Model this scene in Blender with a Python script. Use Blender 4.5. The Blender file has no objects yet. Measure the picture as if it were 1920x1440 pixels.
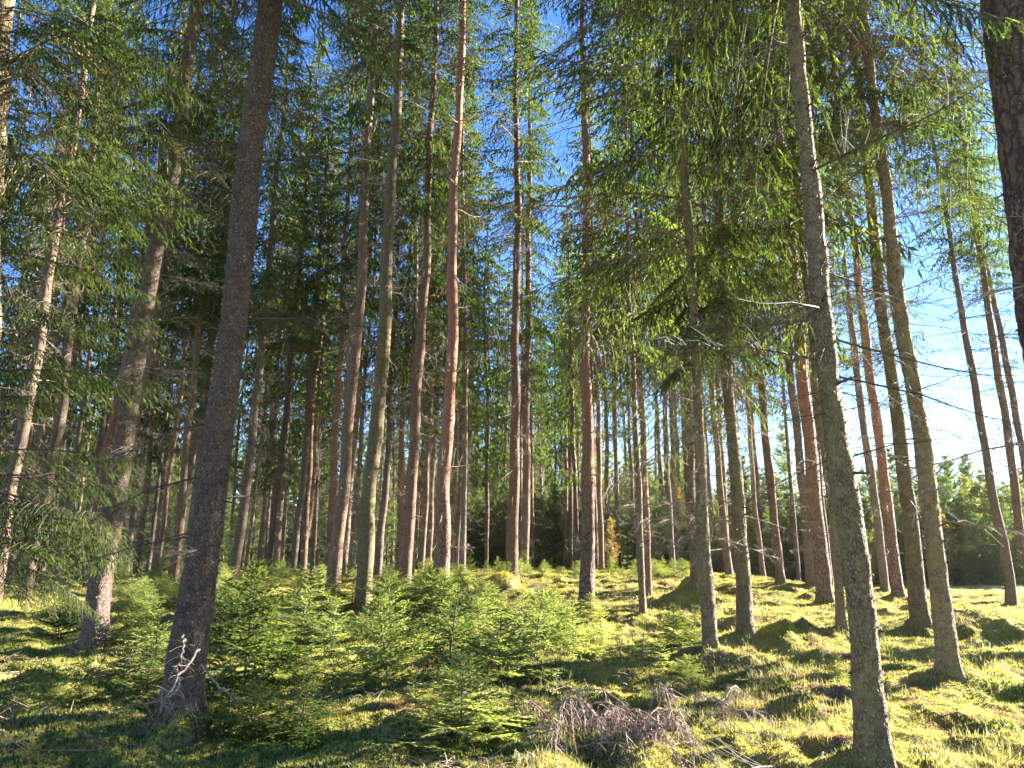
import bpy, math, random
import numpy as np
from mathutils import Vector, Matrix

# ------------------------------------------------------------------ camera, world, sun, exposure
scn = bpy.context.scene
FPX = 1400.0
PITCH = math.radians(12.9)
CAMZ = 1.7
cd = bpy.data.cameras.new('camera'); cam = bpy.data.objects.new('camera', cd)
scn.collection.objects.link(cam); scn.camera = cam
cam.location = (0, 0, CAMZ); cam.rotation_euler = (math.pi/2 + PITCH, 0, 0)
cd.sensor_width = 36; cd.lens = 36*FPX/1920; cd.clip_end = 3000; cd.clip_start = .05

SUN_AZ, SUN_EL = math.radians(63), math.radians(19)     # azimuth clockwise from the view axis (+Y)
w = bpy.data.worlds.new('World'); scn.world = w; w.use_nodes = True
nt = w.node_tree; bg = nt.nodes['Background']
sky = nt.nodes.new('ShaderNodeTexSky'); sky.sky_type = 'NISHITA'; sky.sun_disc = False
sky.sun_elevation = SUN_EL; sky.sun_rotation = SUN_AZ
sky.air_density = 1.0; sky.dust_density = 0.1; sky.ozone_density = 3.2
hs = nt.nodes.new('ShaderNodeHueSaturation'); hs.inputs['Saturation'].default_value = 1.22; hs.inputs['Hue'].default_value = .515
nt.links.new(sky.outputs[0], hs.inputs['Color']); nt.links.new(hs.outputs[0], bg.inputs[0]); bg.inputs[1].default_value = 0.05
ld = bpy.data.lights.new('sun', 'SUN'); ld.energy = 5.0; ld.angle = math.radians(.5); ld.color = (1, .94, .84)
sun = bpy.data.objects.new('sun', ld); scn.collection.objects.link(sun)
sv = Vector((math.sin(SUN_AZ)*math.cos(SUN_EL), math.cos(SUN_AZ)*math.cos(SUN_EL), math.sin(SUN_EL)))
sun.rotation_euler = sv.to_track_quat('Z', 'Y').to_euler()
scn.view_settings.view_transform = 'Standard'; scn.view_settings.look = 'None'
scn.view_settings.exposure = 3.25; scn.view_settings.gamma = 1
scn.render.engine = 'CYCLES'
cy = scn.cycles
cy.max_bounces = 5; cy.volume_bounces = 0; cy.diffuse_bounces = 4; cy.glossy_bounces = 1; cy.transmission_bounces = 4
cy.sample_clamp_indirect = 4
cy.use_denoising = True
try: cy.denoiser = 'OPENIMAGEDENOISE'
except Exception: pass

col = scn.collection
rng = np.random.default_rng(7)
PI = math.pi

# ------------------------------------------------------------------ pixel <-> world
CP, SP = math.cos(PITCH), math.sin(PITCH)
def ray(x, y):
    a, b = (x-960)/FPX, (720-y)/FPX
    return np.array((a, CP - b*SP, SP + b*CP))
def sstep(a, b, v):
    t = np.clip((v-a)/(b-a), 0, 1); return t*t*(3-2*t)

# ------------------------------------------------------------------ noise
def _h(ix, iy, iz):
    n = (ix*374761393 + iy*668265263 + iz*2147483647) & 0xffffffff
    n = ((n ^ (n >> 13))*1274126177) & 0xffffffff
    return ((n ^ (n >> 16)) & 0xffff)/65535.0
def noise3(p):
    p = np.asarray(p, float); i = np.floor(p).astype(np.int64); f = p-i; f = f*f*(3-2*f)
    x, y, z = i[..., 0], i[..., 1], i[..., 2]; fx, fy, fz = f[..., 0], f[..., 1], f[..., 2]
    r = 0
    for dx in (0, 1):
        for dy in (0, 1):
            for dz in (0, 1):
                wgt = (fx if dx else 1-fx)*(fy if dy else 1-fy)*(fz if dz else 1-fz)
                r = r + wgt*_h(x+dx, y+dy, z+dz)
    return r
def noise2(x, y, s, seed=0):
    return noise3(np.stack([np.asarray(x, float)/s+seed*17.3, np.asarray(y, float)/s-seed*9.1, np.full(np.shape(x), seed*3.0)+.5], -1))

# ------------------------------------------------------------------ terrain
def base_h(x, y):
    x = np.asarray(x, float); y = np.asarray(y, float)
    return .72*sstep(6, 28, y)*(1-sstep(7, 15, x)) + .12*np.sin(x*.21+1)*sstep(4, 14, y)*(1-sstep(25, 45, y))
MOUNDS = []     # x, y, height, radius
def height(x, y, fine=True):
    x = np.asarray(x, float); y = np.asarray(y, float)
    h = base_h(x, y)
    wx = x + .5*noise2(x, y, 1.1, 11); wy = y + .5*noise2(x, y, 1.1, 12)
    b1 = 1-np.abs(2*noise2(wx, wy, 1.5, 1)-1); b2 = 1-np.abs(2*noise2(wx, wy*1.3, .62, 2)-1)
    near = 1-sstep(30, 80, np.hypot(x, y))
    h = h + near*(.25*(b1-.6) + .17*(b2-.6)) + .10*(noise2(x, y, 4, 3)-.5)
    if fine:
        h = h + near*(.10*(1-np.abs(2*noise2(wx, wy, .33, 14)-1)) + .05*(1-np.abs(2*noise2(x, y, .15, 4)-1)) + .018*noise2(x, y, .06, 5))
    mm = 0.
    for mx, my, mh, mr in MOUNDS:
        d2 = (x-mx)**2 + (y-my)**2
        mm = mm + mh*np.exp(-d2/(mr*mr))
    return h + mm*(.55+.9*noise2(wx, wy, .3, 31))
def hit(x, y, low=False):
    d = ray(x, y); o = np.array((0, 0, CAMZ)); t = np.arange(2, 90, .02)[:, None]
    p = o + d*t; g = base_h(p[:, 0], p[:, 1]) if low else height(p[:, 0], p[:, 1], False); k = np.where(p[:, 2] < g)[0]
    k = k[0] if len(k) else len(t)-1
    return np.array((p[k, 0], p[k, 1], g[k]))

# ------------------------------------------------------------------ materials
def mat(name, build):
    m = bpy.data.materials.new(name); m.use_nodes = True
    n = m.node_tree; n.nodes.clear()
    build(n, n.nodes.new('ShaderNodeOutputMaterial')); return m
def nd(n, t, **kw):
    x = n.nodes.new(t)
    for k, v in kw.items(): setattr(x, k, v)
    return x
def ramp(n, fac, stops):
    r = nd(n, 'ShaderNodeValToRGB'); e = r.color_ramp.elements
    while len(e) < len(stops): e.new(.5)
    for i, (p, c) in enumerate(stops): e[i].position = p; e[i].color = (*c, 1)
    n.links.new(fac, r.inputs[0]); return r.outputs[0]
def mixc(n, fac, a, b, mode='MIX'):
    m = nd(n, 'ShaderNodeMix', data_type='RGBA', blend_type=mode)
    for i, v in ((0, fac), (6, a), (7, b)):
        if isinstance(v, bpy.types.NodeSocket): n.links.new(v, m.inputs[i])
        elif isinstance(v, tuple): m.inputs[i].default_value = (*v, 1)
        else: m.inputs[i].default_value = v
    return m.outputs[2]
def noise(n, vec, scale, detail=3, rough=.55):
    t = nd(n, 'ShaderNodeTexNoise'); t.inputs['Scale'].default_value = scale
    t.inputs['Detail'].default_value = detail; t.inputs['Roughness'].default_value = rough
    if vec is not None: n.links.new(vec, t.inputs['Vector'])
    return t.outputs[0]
def mapping(n, vec, s):
    m = nd(n, 'ShaderNodeMapping'); m.inputs['Scale'].default_value = s; n.links.new(vec, m.inputs[0]); return m.outputs[0]

def leafy(name, stops, trans=.45, tcol=(1.15, 1.25, .55), nscale=3.0, rough=.45, patch=None):
    def b(n, out):
        geo = nd(n, 'ShaderNodeNewGeometry'); oi = nd(n, 'ShaderNodeObjectInfo')
        v = noise(n, geo.outputs['Position'], nscale, 2)
        a = nd(n, 'ShaderNodeMath', operation='MULTIPLY_ADD'); n.links.new(geo.outputs['Random Per Island'], a.inputs[0]); a.inputs[1].default_value = .45; n.links.new(v, a.inputs[2])
        a2 = nd(n, 'ShaderNodeMath', operation='MULTIPLY_ADD'); n.links.new(oi.outputs['Random'], a2.inputs[0]); a2.inputs[1].default_value = .25; n.links.new(a.outputs[0], a2.inputs[2])
        s = nd(n, 'ShaderNodeMath', operation='SUBTRACT'); n.links.new(a2.outputs[0], s.inputs[0]); s.inputs[1].default_value = .33
        c = ramp(n, s.outputs[0], stops)
        if patch:
            v2 = noise(n, geo.outputs['Position'], patch[0], 4)
            r2 = ramp(n, v2, [(patch[1], (0, 0, 0)), (patch[2], (1, 1, 1))])
            c = mixc(n, r2, c, patch[3])
        p = nd(n, 'ShaderNodeBsdfPrincipled'); p.inputs['Roughness'].default_value = rough
        p.inputs['Specular IOR Level'].default_value = .2
        n.links.new(c, p.inputs['Base Color'])
        t = nd(n, 'ShaderNodeBsdfTranslucent')
        n.links.new(mixc(n, 1.0, c, tcol, 'MULTIPLY'), t.inputs[0])
        mx = nd(n, 'ShaderNodeMixShader'); mx.inputs[0].default_value = trans
        n.links.new(p.outputs[0], mx.inputs[1]); n.links.new(t.outputs[0], mx.inputs[2])
        n.links.new(mx.outputs[0], out.inputs[0])
    return mat(name, b)

M = {}
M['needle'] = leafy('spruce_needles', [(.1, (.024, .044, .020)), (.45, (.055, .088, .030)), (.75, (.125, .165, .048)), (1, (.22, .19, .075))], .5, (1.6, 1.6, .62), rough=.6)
M['needle_far'] = leafy('hazed_young_tree_needles', [(.1, (.07, .11, .05)), (.5, (.14, .20, .08)), (1, (.27, .31, .12))], .58, (1.3, 1.3, .7), 1.0)  # young needles made paler, haze and backlight put into the colour
M['sapling'] = leafy('sunlit_young_needles', [(.1, (.11, .15, .055)), (.5, (.25, .30, .105)), (1, (.45, .45, .20))], .52, (1.3, 1.3, .6), 2.0)  # fresh green, raised further so shaded saplings look sunlit
M['moss_leaf'] = leafy('moss_leaves', [(.1, (.17, .19, .045)), (.5, (.34, .33, .085)), (1, (.52, .46, .18))], .45, (1.25, 1.1, .5), 2.2, .6, (1.7, .53, .64, (.25, .16, .10)))
M['dark_leaf'] = leafy('berry_leaves', [(.1, (.03, .055, .02)), (.6, (.07, .11, .03)), (1, (.16, .12, .05))], .3, (1.1, 1.1, .6), 3., .8)
M['grass'] = leafy('dry_grass', [(.1, (.20, .24, .06)), (.5, (.36, .33, .14)), (1, (.55, .46, .28))], .4, (1.1, 1.05, .7), 2.0, .4)
M['yellow'] = leafy('autumn_leaves', [(.1, (.26, .24, .05)), (.5, (.42, .32, .06)), (1, (.50, .26, .07))], .5, (1.2, 1.1, .6), 1.0)
M['olive'] = leafy('pale_leaves', [(.1, (.14, .18, .05)), (.6, (.26, .27, .07)), (1, (.34, .30, .08))], .5, (1.2, 1.2, .6), 1.0)

def twig(name, a, b_, sc=9):
    def b(n, out):
        geo = nd(n, 'ShaderNodeNewGeometry')
        c = ramp(n, noise(n, geo.outputs['Position'], sc, 3), [(.35, a), (.65, b_)])
        p = nd(n, 'ShaderNodeBsdfPrincipled'); p.inputs['Roughness'].default_value = .8; p.inputs['Specular IOR Level'].default_value = .25
        n.links.new(c, p.inputs['Base Color']); n.links.new(p.outputs[0], out.inputs[0])
    return mat(name, b)
M['twig'] = twig('dead_twig_bark', (.15, .11, .08), (.34, .27, .20))
M['twig_warm'] = twig('brown_twig_bark', (.11, .07, .045), (.25, .175, .115))
M['twig_dark'] = twig('dark_twig_bark', (.045, .032, .026), (.10, .07, .05))
M['twig_pale'] = twig('lichen_twig_bark', (.13, .10, .07), (.30, .25, .19))
M['twig_pink'] = twig('dry_brush_twigs', (.19, .12, .085), (.46, .34, .26), 20)
M['birch_twig'] = twig('bare_twig_bark', (.16, .11, .10), (.30, .23, .20))

def bark(name, dark, light, crack, moss=0.0, pine=False, vs=38):
    def b(n, out):
        tc = nd(n, 'ShaderNodeTexCoord'); oi = nd(n, 'ShaderNodeObjectInfo'); P = tc.outputs['Object']
        add = nd(n, 'ShaderNodeVectorMath', operation='ADD'); n.links.new(P, add.inputs[0])
        mulr = nd(n, 'ShaderNodeMath', operation='MULTIPLY'); mulr.inputs[1].default_value = 40; n.links.new(oi.outputs['Random'], mulr.inputs[0])
        n.links.new(mulr.outputs[0], add.inputs[1]); P = add.outputs[0]
        big = noise(n, mapping(n, P, (1, 1, .5)), 3.0, 4)
        fine = noise(n, mapping(n, P, (1, 1, .6)), 45, 4, .7)
        vor = nd(n, 'ShaderNodeTexVoronoi', feature='DISTANCE_TO_EDGE'); vor.inputs['Scale'].default_value = 16 if pine else vs
        warp = nd(n, 'ShaderNodeVectorMath', operation='MULTIPLY_ADD')
        wn = nd(n, 'ShaderNodeTexNoise'); wn.inputs['Scale'].default_value = 12; n.links.new(P, wn.inputs[0])
        n.links.new(wn.outputs[1], warp.inputs[0]); k_ = .10 if vs < 20 or pine else .06; warp.inputs[1].default_value = (k_, k_, k_); n.links.new(P, warp.inputs[2])
        n.links.new(mapping(n, warp.outputs[0], (1, 1, .38 if pine else .3 if vs < 20 else .5)), vor.inputs['Vector'])
        plate = ramp(n, vor.outputs[0], [(.0, (0, 0, 0)), (.14 if pine else .2 if vs < 20 else .26, (1, 1, 1))])
        msk = ramp(n, noise(n, P, 14, 5, .7), [(.42, (0, 0, 0)), (.62, (1, 1, 1))])
        if vs > 20 and not pine: plate = mixc(n, msk, plate, mixc(n, .8, plate, (1, 1, 1)))
        else: plate = mixc(n, 1.0, plate, ramp(n, noise(n, mapping(n, P, (1, 1, .4)), 60, 3, .7), [(.2, (.35, .35, .35)), (.5, (1, 1, 1))]), 'MULTIPLY')
        c = mixc(n, big, dark, light)
        c = mixc(n, ramp(n, fine, [(.35, (0, 0, 0)), (.7, (1, 1, 1))]), mixc(n, 1.0, c, (.6, .58, .56), 'MULTIPLY'), c)
        c = mixc(n, plate, crack, c)
        lich = ramp(n, noise(n, P, 26, 4, .75), [(.60, (0, 0, 0)), (.68, (1, 1, 1))])
        c = mixc(n, mixc(n, 1.0, lich, (.45, .45, .45), 'MULTIPLY'), c, (.34, .33, .25) if vs > 20 else (.2, .15, .13))
        if pine:
            sep = nd(n, 'ShaderNodeSeparateXYZ'); n.links.new(tc.outputs['Object'], sep.inputs[0])
            mr = nd(n, 'ShaderNodeMapRange'); n.links.new(sep.outputs[2], mr.inputs[0]); mr.inputs[1].default_value = 1.2; mr.inputs[2].default_value = 4.5
            up = mixc(n, big, (.25, .115, .075), (.36, .195, .135))
            up = mixc(n, ramp(n, fine, [(.3, (0, 0, 0)), (.6, (1, 1, 1))]), (.22, .09, .055), up)
            c = mixc(n, mr.outputs[0], c, up)
        if moss:
            mn = noise(n, mapping(n, P, (1, 1, .35)), 5, 5, .65)
            k = ramp(n, mn, [(.56-moss*.3, (0, 0, 0)), (.72-moss*.2, (1, 1, 1))])
            c = mixc(n, k, c, (.20, .17, .06))
        sz = nd(n, 'ShaderNodeSeparateXYZ'); n.links.new(tc.outputs['Object'], sz.inputs[0])
        mz = nd(n, 'ShaderNodeMapRange'); n.links.new(sz.outputs[2], mz.inputs[0]); mz.inputs[1].default_value = .0; mz.inputs[2].default_value = .6; mz.inputs[3].default_value = .15; mz.inputs[4].default_value = -.22
        az = nd(n, 'ShaderNodeMath', operation='ADD'); n.links.new(mz.outputs[0], az.inputs[0]); n.links.new(noise(n, P, 7, 5, .65), az.inputs[1])
        c = mixc(n, ramp(n, az.outputs[0], [(.58, (0, 0, 0)), (.66, (1, 1, 1))]), c, mixc(n, fine, (.07, .085, .025), (.20, .19, .06)))
        rn = nd(n, 'ShaderNodeHueSaturation'); n.links.new(c, rn.inputs['Color'])
        mr2 = nd(n, 'ShaderNodeMapRange'); n.links.new(oi.outputs['Random'], mr2.inputs[0]); mr2.inputs[3].default_value = .8; mr2.inputs[4].default_value = 1.2
        n.links.new(mr2.outputs[0], rn.inputs['Value'])
        bm = nd(n, 'ShaderNodeBump'); bm.inputs['Strength'].default_value = .9; bm.inputs['Distance'].default_value = .012
        hsum = nd(n, 'ShaderNodeMath', operation='MULTIPLY_ADD'); n.links.new(fine, hsum.inputs[0]); hsum.inputs[1].default_value = .6; n.links.new(plate, hsum.inputs[2])
        n.links.new(hsum.outputs[0], bm.inputs['Height'])
        p = nd(n, 'ShaderNodeBsdfPrincipled'); p.inputs['Roughness'].default_value = .85; p.inputs['Specular IOR Level'].default_value = .25
        n.links.new(rn.outputs[0], p.inputs['Base Color']); n.links.new(bm.outputs[0], p.inputs['Normal']); n.links.new(p.outputs[0], out.inputs[0])
    return mat(name, b)
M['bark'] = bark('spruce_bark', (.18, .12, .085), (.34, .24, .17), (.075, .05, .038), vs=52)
M['bark_shade'] = bark('shaded_flaky_spruce_bark', (.105, .07, .052), (.235, .165, .125), (.05, .033, .026), vs=44)  # spruce bark darkened, shade on the near left trunk put into the colour
M['bark_grey'] = bark('grey_lichen_bark', (.19, .13, .10), (.36, .265, .205), (.08, .055, .045), vs=46)
M['bark_warm'] = bark('warm_spruce_bark', (.20, .12, .08), (.36, .23, .155), (.09, .055, .038), vs=56)
M['bark_moss'] = bark('mossy_spruce_bark', (.21, .15, .085), (.37, .28, .155), (.08, .058, .035), .16, vs=50)
M['bark_dark'] = bark('dark_plated_bark', (.12, .075, .06), (.24, .155, .125), (.03, .02, .018), 0, False, 14)
M['bark_pine'] = bark('pine_bark', (.20, .125, .09), (.34, .22, .16), (.055, .035, .03), 0, True)
M['flake'] = twig('bark_flake', (.15, .11, .085), (.28, .22, .175), 30)

def ground_mat():
    def b(n, out):
        geo = nd(n, 'ShaderNodeNewGeometry'); P = geo.outputs['Position']
        c = ramp(n, noise(n, P, 2.2, 5, .65), [(.3, (.13, .15, .035)), (.5, (.26, .26, .06)), (.7, (.40, .36, .12))])
        lit = ramp(n, noise(n, P, 1.3, 4), [(.55, (0, 0, 0)), (.63, (1, 1, 1))])
        c = mixc(n, lit, c, mixc(n, noise(n, P, 25, 3), (.12, .075, .045), (.30, .20, .13)))
        fine = noise(n, P, 60, 4, .7)
        c = mixc(n, ramp(n, fine, [(.35, (0, 0, 0)), (.6, (1, 1, 1))]), mixc(n, 1.0, c, (.5, .5, .45), 'MULTIPLY'), c)
        bm = nd(n, 'ShaderNodeBump'); bm.inputs['Strength'].default_value = 1; bm.inputs['Distance'].default_value = .03
        n.links.new(fine, bm.inputs['Height'])
        p = nd(n, 'ShaderNodeBsdfPrincipled'); p.inputs['Roughness'].default_value = .9; p.inputs['Specular IOR Level'].default_value = .1
        n.links.new(c, p.inputs['Base Color']); n.links.new(bm.outputs[0], p.inputs['Normal']); n.links.new(p.outputs[0], out.inputs[0])
    return mat('mossy_ground', b)
M['ground'] = ground_mat()

# ------------------------------------------------------------------ mesh building
class MB:
    def __init__(s): s.v = []; s.q = []; s.t = []; s.qm = []; s.tm = []; s.n = 0; s.sm = False
    def quads(s, V, Q, m=0):
        s.v.append(np.asarray(V, np.float32)); s.q.append(np.asarray(Q, np.int64)+s.n); s.qm.append(np.full(len(Q), m)); s.n += len(V)
    def tris(s, V, T, m=0):
        s.v.append(np.asarray(V, np.float32)); s.t.append(np.asarray(T, np.int64)+s.n); s.tm.append(np.full(len(T), m)); s.n += len(V)
    def mesh(s, name, mats, smooth=False):
        V = np.concatenate(s.v); Q = np.concatenate(s.q) if s.q else np.zeros((0, 4), int); T = np.concatenate(s.t) if s.t else np.zeros((0, 3), int)
        me = bpy.data.meshes.new(name)
        me.vertices.add(len(V)); me.vertices.foreach_set('co', V.ravel())
        li = np.concatenate([Q.ravel(), T.ravel()]).astype(np.int32)
        me.loops.add(len(li)); me.loops.foreach_set('vertex_index', li)
        ls = np.concatenate([np.arange(len(Q))*4, len(Q)*4+np.arange(len(T))*3]).astype(np.int32)
        me.polygons.add(len(ls)); me.polygons.foreach_set('loop_start', ls)
        mi = np.concatenate([np.concatenate(s.qm) if s.qm else np.zeros(0), np.concatenate(s.tm) if s.tm else np.zeros(0)]).astype(np.int32)
        me.polygons.foreach_set('material_index', mi)
        me.polygons.foreach_set('use_smooth', np.full(len(ls), smooth))
        for m in mats: me.materials.append(m)
        me.update(calc_edges=True); return me
def frames(P):
    T = np.gradient(P, axis=0); T /= np.linalg.norm(T, axis=1)[:, None]+1e-9
    ref = np.array((1., 0, 0)) if abs(T[0, 0]) < .9 else np.array((0, 1., 0))
    if abs(T[:, 2]).mean() < .7 and abs(T[0, 2]) < .9: ref = np.array((0, 0, 1.))
    A = np.cross(T, ref); A /= np.linalg.norm(A, axis=1)[:, None]+1e-9
    return T, A, np.cross(T, A)
def tube(mb, P, R, k=4, m=0):
    P = np.asarray(P, float); R = np.broadcast_to(np.asarray(R, float), (len(P),)); T, A, B = frames(P)
    a = np.arange(k)*2*PI/k
    V = P[:, None]+R[:, None, None]*(np.cos(a)[None, :, None]*A[:, None]+np.sin(a)[None, :, None]*B[:, None])
    i = np.arange(len(P)-1)[:, None]*k; j = np.arange(k)[None]; j2 = (j+1) % k
    mb.quads(V.reshape(-1, 3), np.stack([i+j, i+j2, i+k+j2, i+k+j], -1).reshape(-1, 4), m)
def prop(o, label=None, cat=None, group=None, kind=None):
    for k, v in (('label', label), ('category', cat), ('group', group), ('kind', kind)):
        if v: o[k] = v
    return o
def link(name, data, parent=None, loc=(0, 0, 0)):
    o = bpy.data.objects.new(name, data); col.objects.link(o); o.location = loc
    if parent: o.parent = parent
    return o

# shoots: O origin, D unit direction, S side unit vector, L length
def norm(a): return a/(np.linalg.norm(a, axis=-1, keepdims=True)+1e-9)
def expand_needles(mb, O, D, S, L, k=6, nl=.014, w=.0022, m=0, up=.25):
    N = len(O); U = np.cross(D, S)
    j = (np.arange(k)+.5)/k
    pos = O[:, None]+D[:, None]*(L[:, None]*j[None])[..., None]               # N,k,3
    vs = []
    for sg in (1, -1):
        jit = rng.uniform(-.5, .5, (N, k, 1))
        nlj = (nl*rng.uniform(.8, 1.2, (N, k, 1)))
        tip = pos+nlj*(.62*D[:, None]+.78*sg*S[:, None]+(up+jit*.6)*U[:, None])
        a = pos-D[:, None]*w; b = pos+D[:, None]*w
        vs.append(np.stack([a, b, tip], 2))
    # terminal fan
    V = np.concatenate(vs, 1).reshape(-1, 3)
    mb.tris(V, np.arange(len(V)).reshape(-1, 3), m)
def expand_kites(mb, O, D, S, L, w=.018, m=0, cross=True):
    U = np.cross(D, S); L = L[:, None]
    for k, X in enumerate((S, U) if cross else (S,)):
        V = np.stack([O, O+D*L*.45+X*w, O+D*L, O+D*L*.45-X*w], 1).reshape(-1, 3)
        mb.quads(V, np.arange(len(V)).reshape(-1, 4), m)

def gen_branch(r, L, ds, dt, hang=.6, tl=.12, upturn=.25, l2f=.40, wood=True):
    """old spruce branch along +X; returns shoots (O,D,S,L) and wood polylines [(P,R)]"""
    s = np.linspace(0, 1, 10)
    a, b_ = r.uniform(-.05, .1), r.uniform(.3, .55)*hang
    sway = r.uniform(-.12, .12)
    main = np.stack([L*s*(1-.08*s), L*sway*s*s, L*(a*s-b_*s**2+upturn*.5*s**4)], 1)
    woods = [(main, np.interp(s, [0, 1], [.010*L/2, .0022]))]
    Os, Ds, Ss, Ls = [], [], [], []
    f = lambda t, A: np.stack([np.interp(t, s, A[:, i]) for i in range(3)], -1)
    def tert(P, side_dir, dd, hangk):
        # P (n,3) points along an axis, axis direction dd (n,3)
        n = len(P)
        lat = np.cross(dd, (0, 0, 1.)); lat = norm(lat)
        sg = np.where(np.arange(n) % 2, 1., -1.)[:, None]
        d = norm(.55*dd+.6*lat*sg*r.uniform(.5, 1.2, (n, 1))+np.array((0, 0, -1.))*hangk*r.uniform(.5, 1.5, (n, 1))+r.normal(0, .15, (n, 3)))
        Os.append(P); Ds.append(d); Ss.append(norm(np.cross(d, norm(r.normal(0, 1, (n, 3))+np.array((0, 0, 1.5)))))); Ls.append(tl*r.uniform(.6, 1.35, n))
    t = .1
    side = 1
    while t < .985:
        p0 = f(t, main); tang = norm(f(min(1, t+.03), main)-f(t-.03, main))
        lat = norm(np.cross(tang, (0, 0, 1.)))*side
        l2 = L*l2f*min(1, (1.02-t)**.65*1.05)*r.uniform(.7, 1.15)*min(1, t*4)
        ang = math.radians(r.uniform(48, 66))
        d0 = math.cos(ang)*tang+math.sin(ang)*lat
        m_ = 6; q = np.linspace(0, 1, m_)[:, None]
        P2 = p0+d0*l2*q+np.array((0, 0, -1.))*l2*hang*.55*q**1.6+tang*l2*.1*q**2
        if wood: woods.append((P2, np.linspace(.005, .0018, m_)*L/2))
        nt_ = max(2, int(l2/dt)); tt = np.linspace(.12, 1, nt_)*1.0
        PP = np.stack([np.interp(tt, q[:, 0], P2[:, i]) for i in range(3)], 1)
        dd = norm(np.gradient(PP, axis=0)) if nt_ > 1 else np.array([d0])
        tert(PP, None, dd, hang)
        # shoots along the secondary axis itself
        st = max(1, int(l2/tl)); ax = np.linspace(0, 1-1/(st+.5), st)
        AP = np.stack([np.interp(ax, q[:, 0], P2[:, i]) for i in range(3)], 1)
        AD = norm(np.stack([np.interp(np.minimum(1, ax+.2), q[:, 0], P2[:, i]) for i in range(3)], 1)-AP)
        Os.append(AP); Ds.append(AD); Ss.append(norm(np.cross(AD, (0, .1, 1.)))); Ls.append(np.full(st, tl*1.3))
        t += ds/L*r.uniform(.7, 1.3); side = -side
    # shoots along main tip
    ax = np.linspace(.4, .95, 7); AP = f(ax, main); AD = norm(f(ax+.05, main)-AP)
    Os.append(AP); Ds.append(AD); Ss.append(norm(np.cross(AD, (0, 0, 1.)))); Ls.append(np.full(7, L*.08))
    return [np.concatenate(a) for a in (Os, Ds, Ss, Ls)], woods

def rotm(az, pitch=0., roll=0.):
    return np.array((Matrix.Rotation(az, 3, 'Z') @ Matrix.Rotation(-pitch, 3, 'Y') @ Matrix.Rotation(roll, 3, 'X')))

def make_dead(r, L, mat_='twig', nsub=13):
    mb = MB(); s = np.linspace(0, 1, 7)
    P = np.stack([L*s, L*.1*r.uniform(-1, 1)*s**2, L*(r.uniform(-.12, .12)*s-.18*s**2+r.uniform(0, .2)*s**3)], 1)+np.cumsum(r.normal(0, L*.008, (7, 3)), 0)
    tube(mb, P, np.linspace(.0095, .0022, 7)*max(.5, L/1.3), 4)
    for i in range(int(nsub*L)):
        t = r.uniform(.15, 1); p0 = np.array([np.interp(t, s, P[:, k]) for k in range(3)])
        l = L*r.uniform(.12, .36)*(1.15-t*.6); a = r.choice([-1, 1])*math.radians(r.uniform(35, 75)); e = r.uniform(-.7, .35)
        d = np.array((math.cos(a), math.sin(a), e)); q = np.linspace(0, 1, 4)[:, None]
        P2 = p0+d*l*q+np.array((.15, 0, -.25))*l*q**2+r.normal(0, l*.03, (4, 3))*q
        tube(mb, P2, np.linspace(.0042, .0015, 4), 3)
        for j in range(r.integers(0, 4)):
            t2 = r.uniform(.3, 1); k = t2*3; i0 = min(2, int(k)); p1 = P2[i0]+(P2[i0+1]-P2[i0])*(k-i0)
            d2 = norm(d+r.normal(0, .7, 3)); l3 = l*r.uniform(.2, .5)
            tube(mb, np.stack([p1, p1+d2*l3*.5+(0, 0, -.01), p1+d2*l3+(0, 0, -.04*l3*5)]), [.0026, .002, .0011], 3)
    return mb

# branch libraries -------------------------------------------------
r0 = np.random.default_rng(3)
NEARB = [gen_branch(r0, 2.2, .08, .052, hang=r0.uniform(.55, 1.25), tl=.095) for _ in range(8)]
MIDB = [gen_branch(r0, 2.2, .12, .10, hang=r0.uniform(.7, 1.3), tl=.18) for _ in range(8)]
FARB = [gen_branch(r0, 2.2, .22, .18, hang=r0.uniform(.6, 1.0), tl=.27, wood=False) for _ in range(5)]
YNGB = [gen_branch(r0, 1.5, .11, .10, hang=.12, tl=.11, upturn=.3, l2f=.5) for _ in range(5)]

def add_branch(acc, lib, R, sc, o, deadp, r):
    """acc: dict of lists"""
    (O, D, S, L), woods = lib
    key = 'dead' if r.random() < deadp else 'live'
    keep = r.random(len(O)) < (.9 if key == 'live' else .55)
    acc[key].append((O[keep]@R.T*sc+o, D[keep]@R.T, S[keep]@R.T, L[keep]*sc))
    for P, rad in (woods if acc['wood'] is not None else []):
        if acc['woodmin'] and len(P) < 8 and r.random() < .5: continue
        acc['wood'].append((P@R.T*sc+o, rad*sc))

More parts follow.
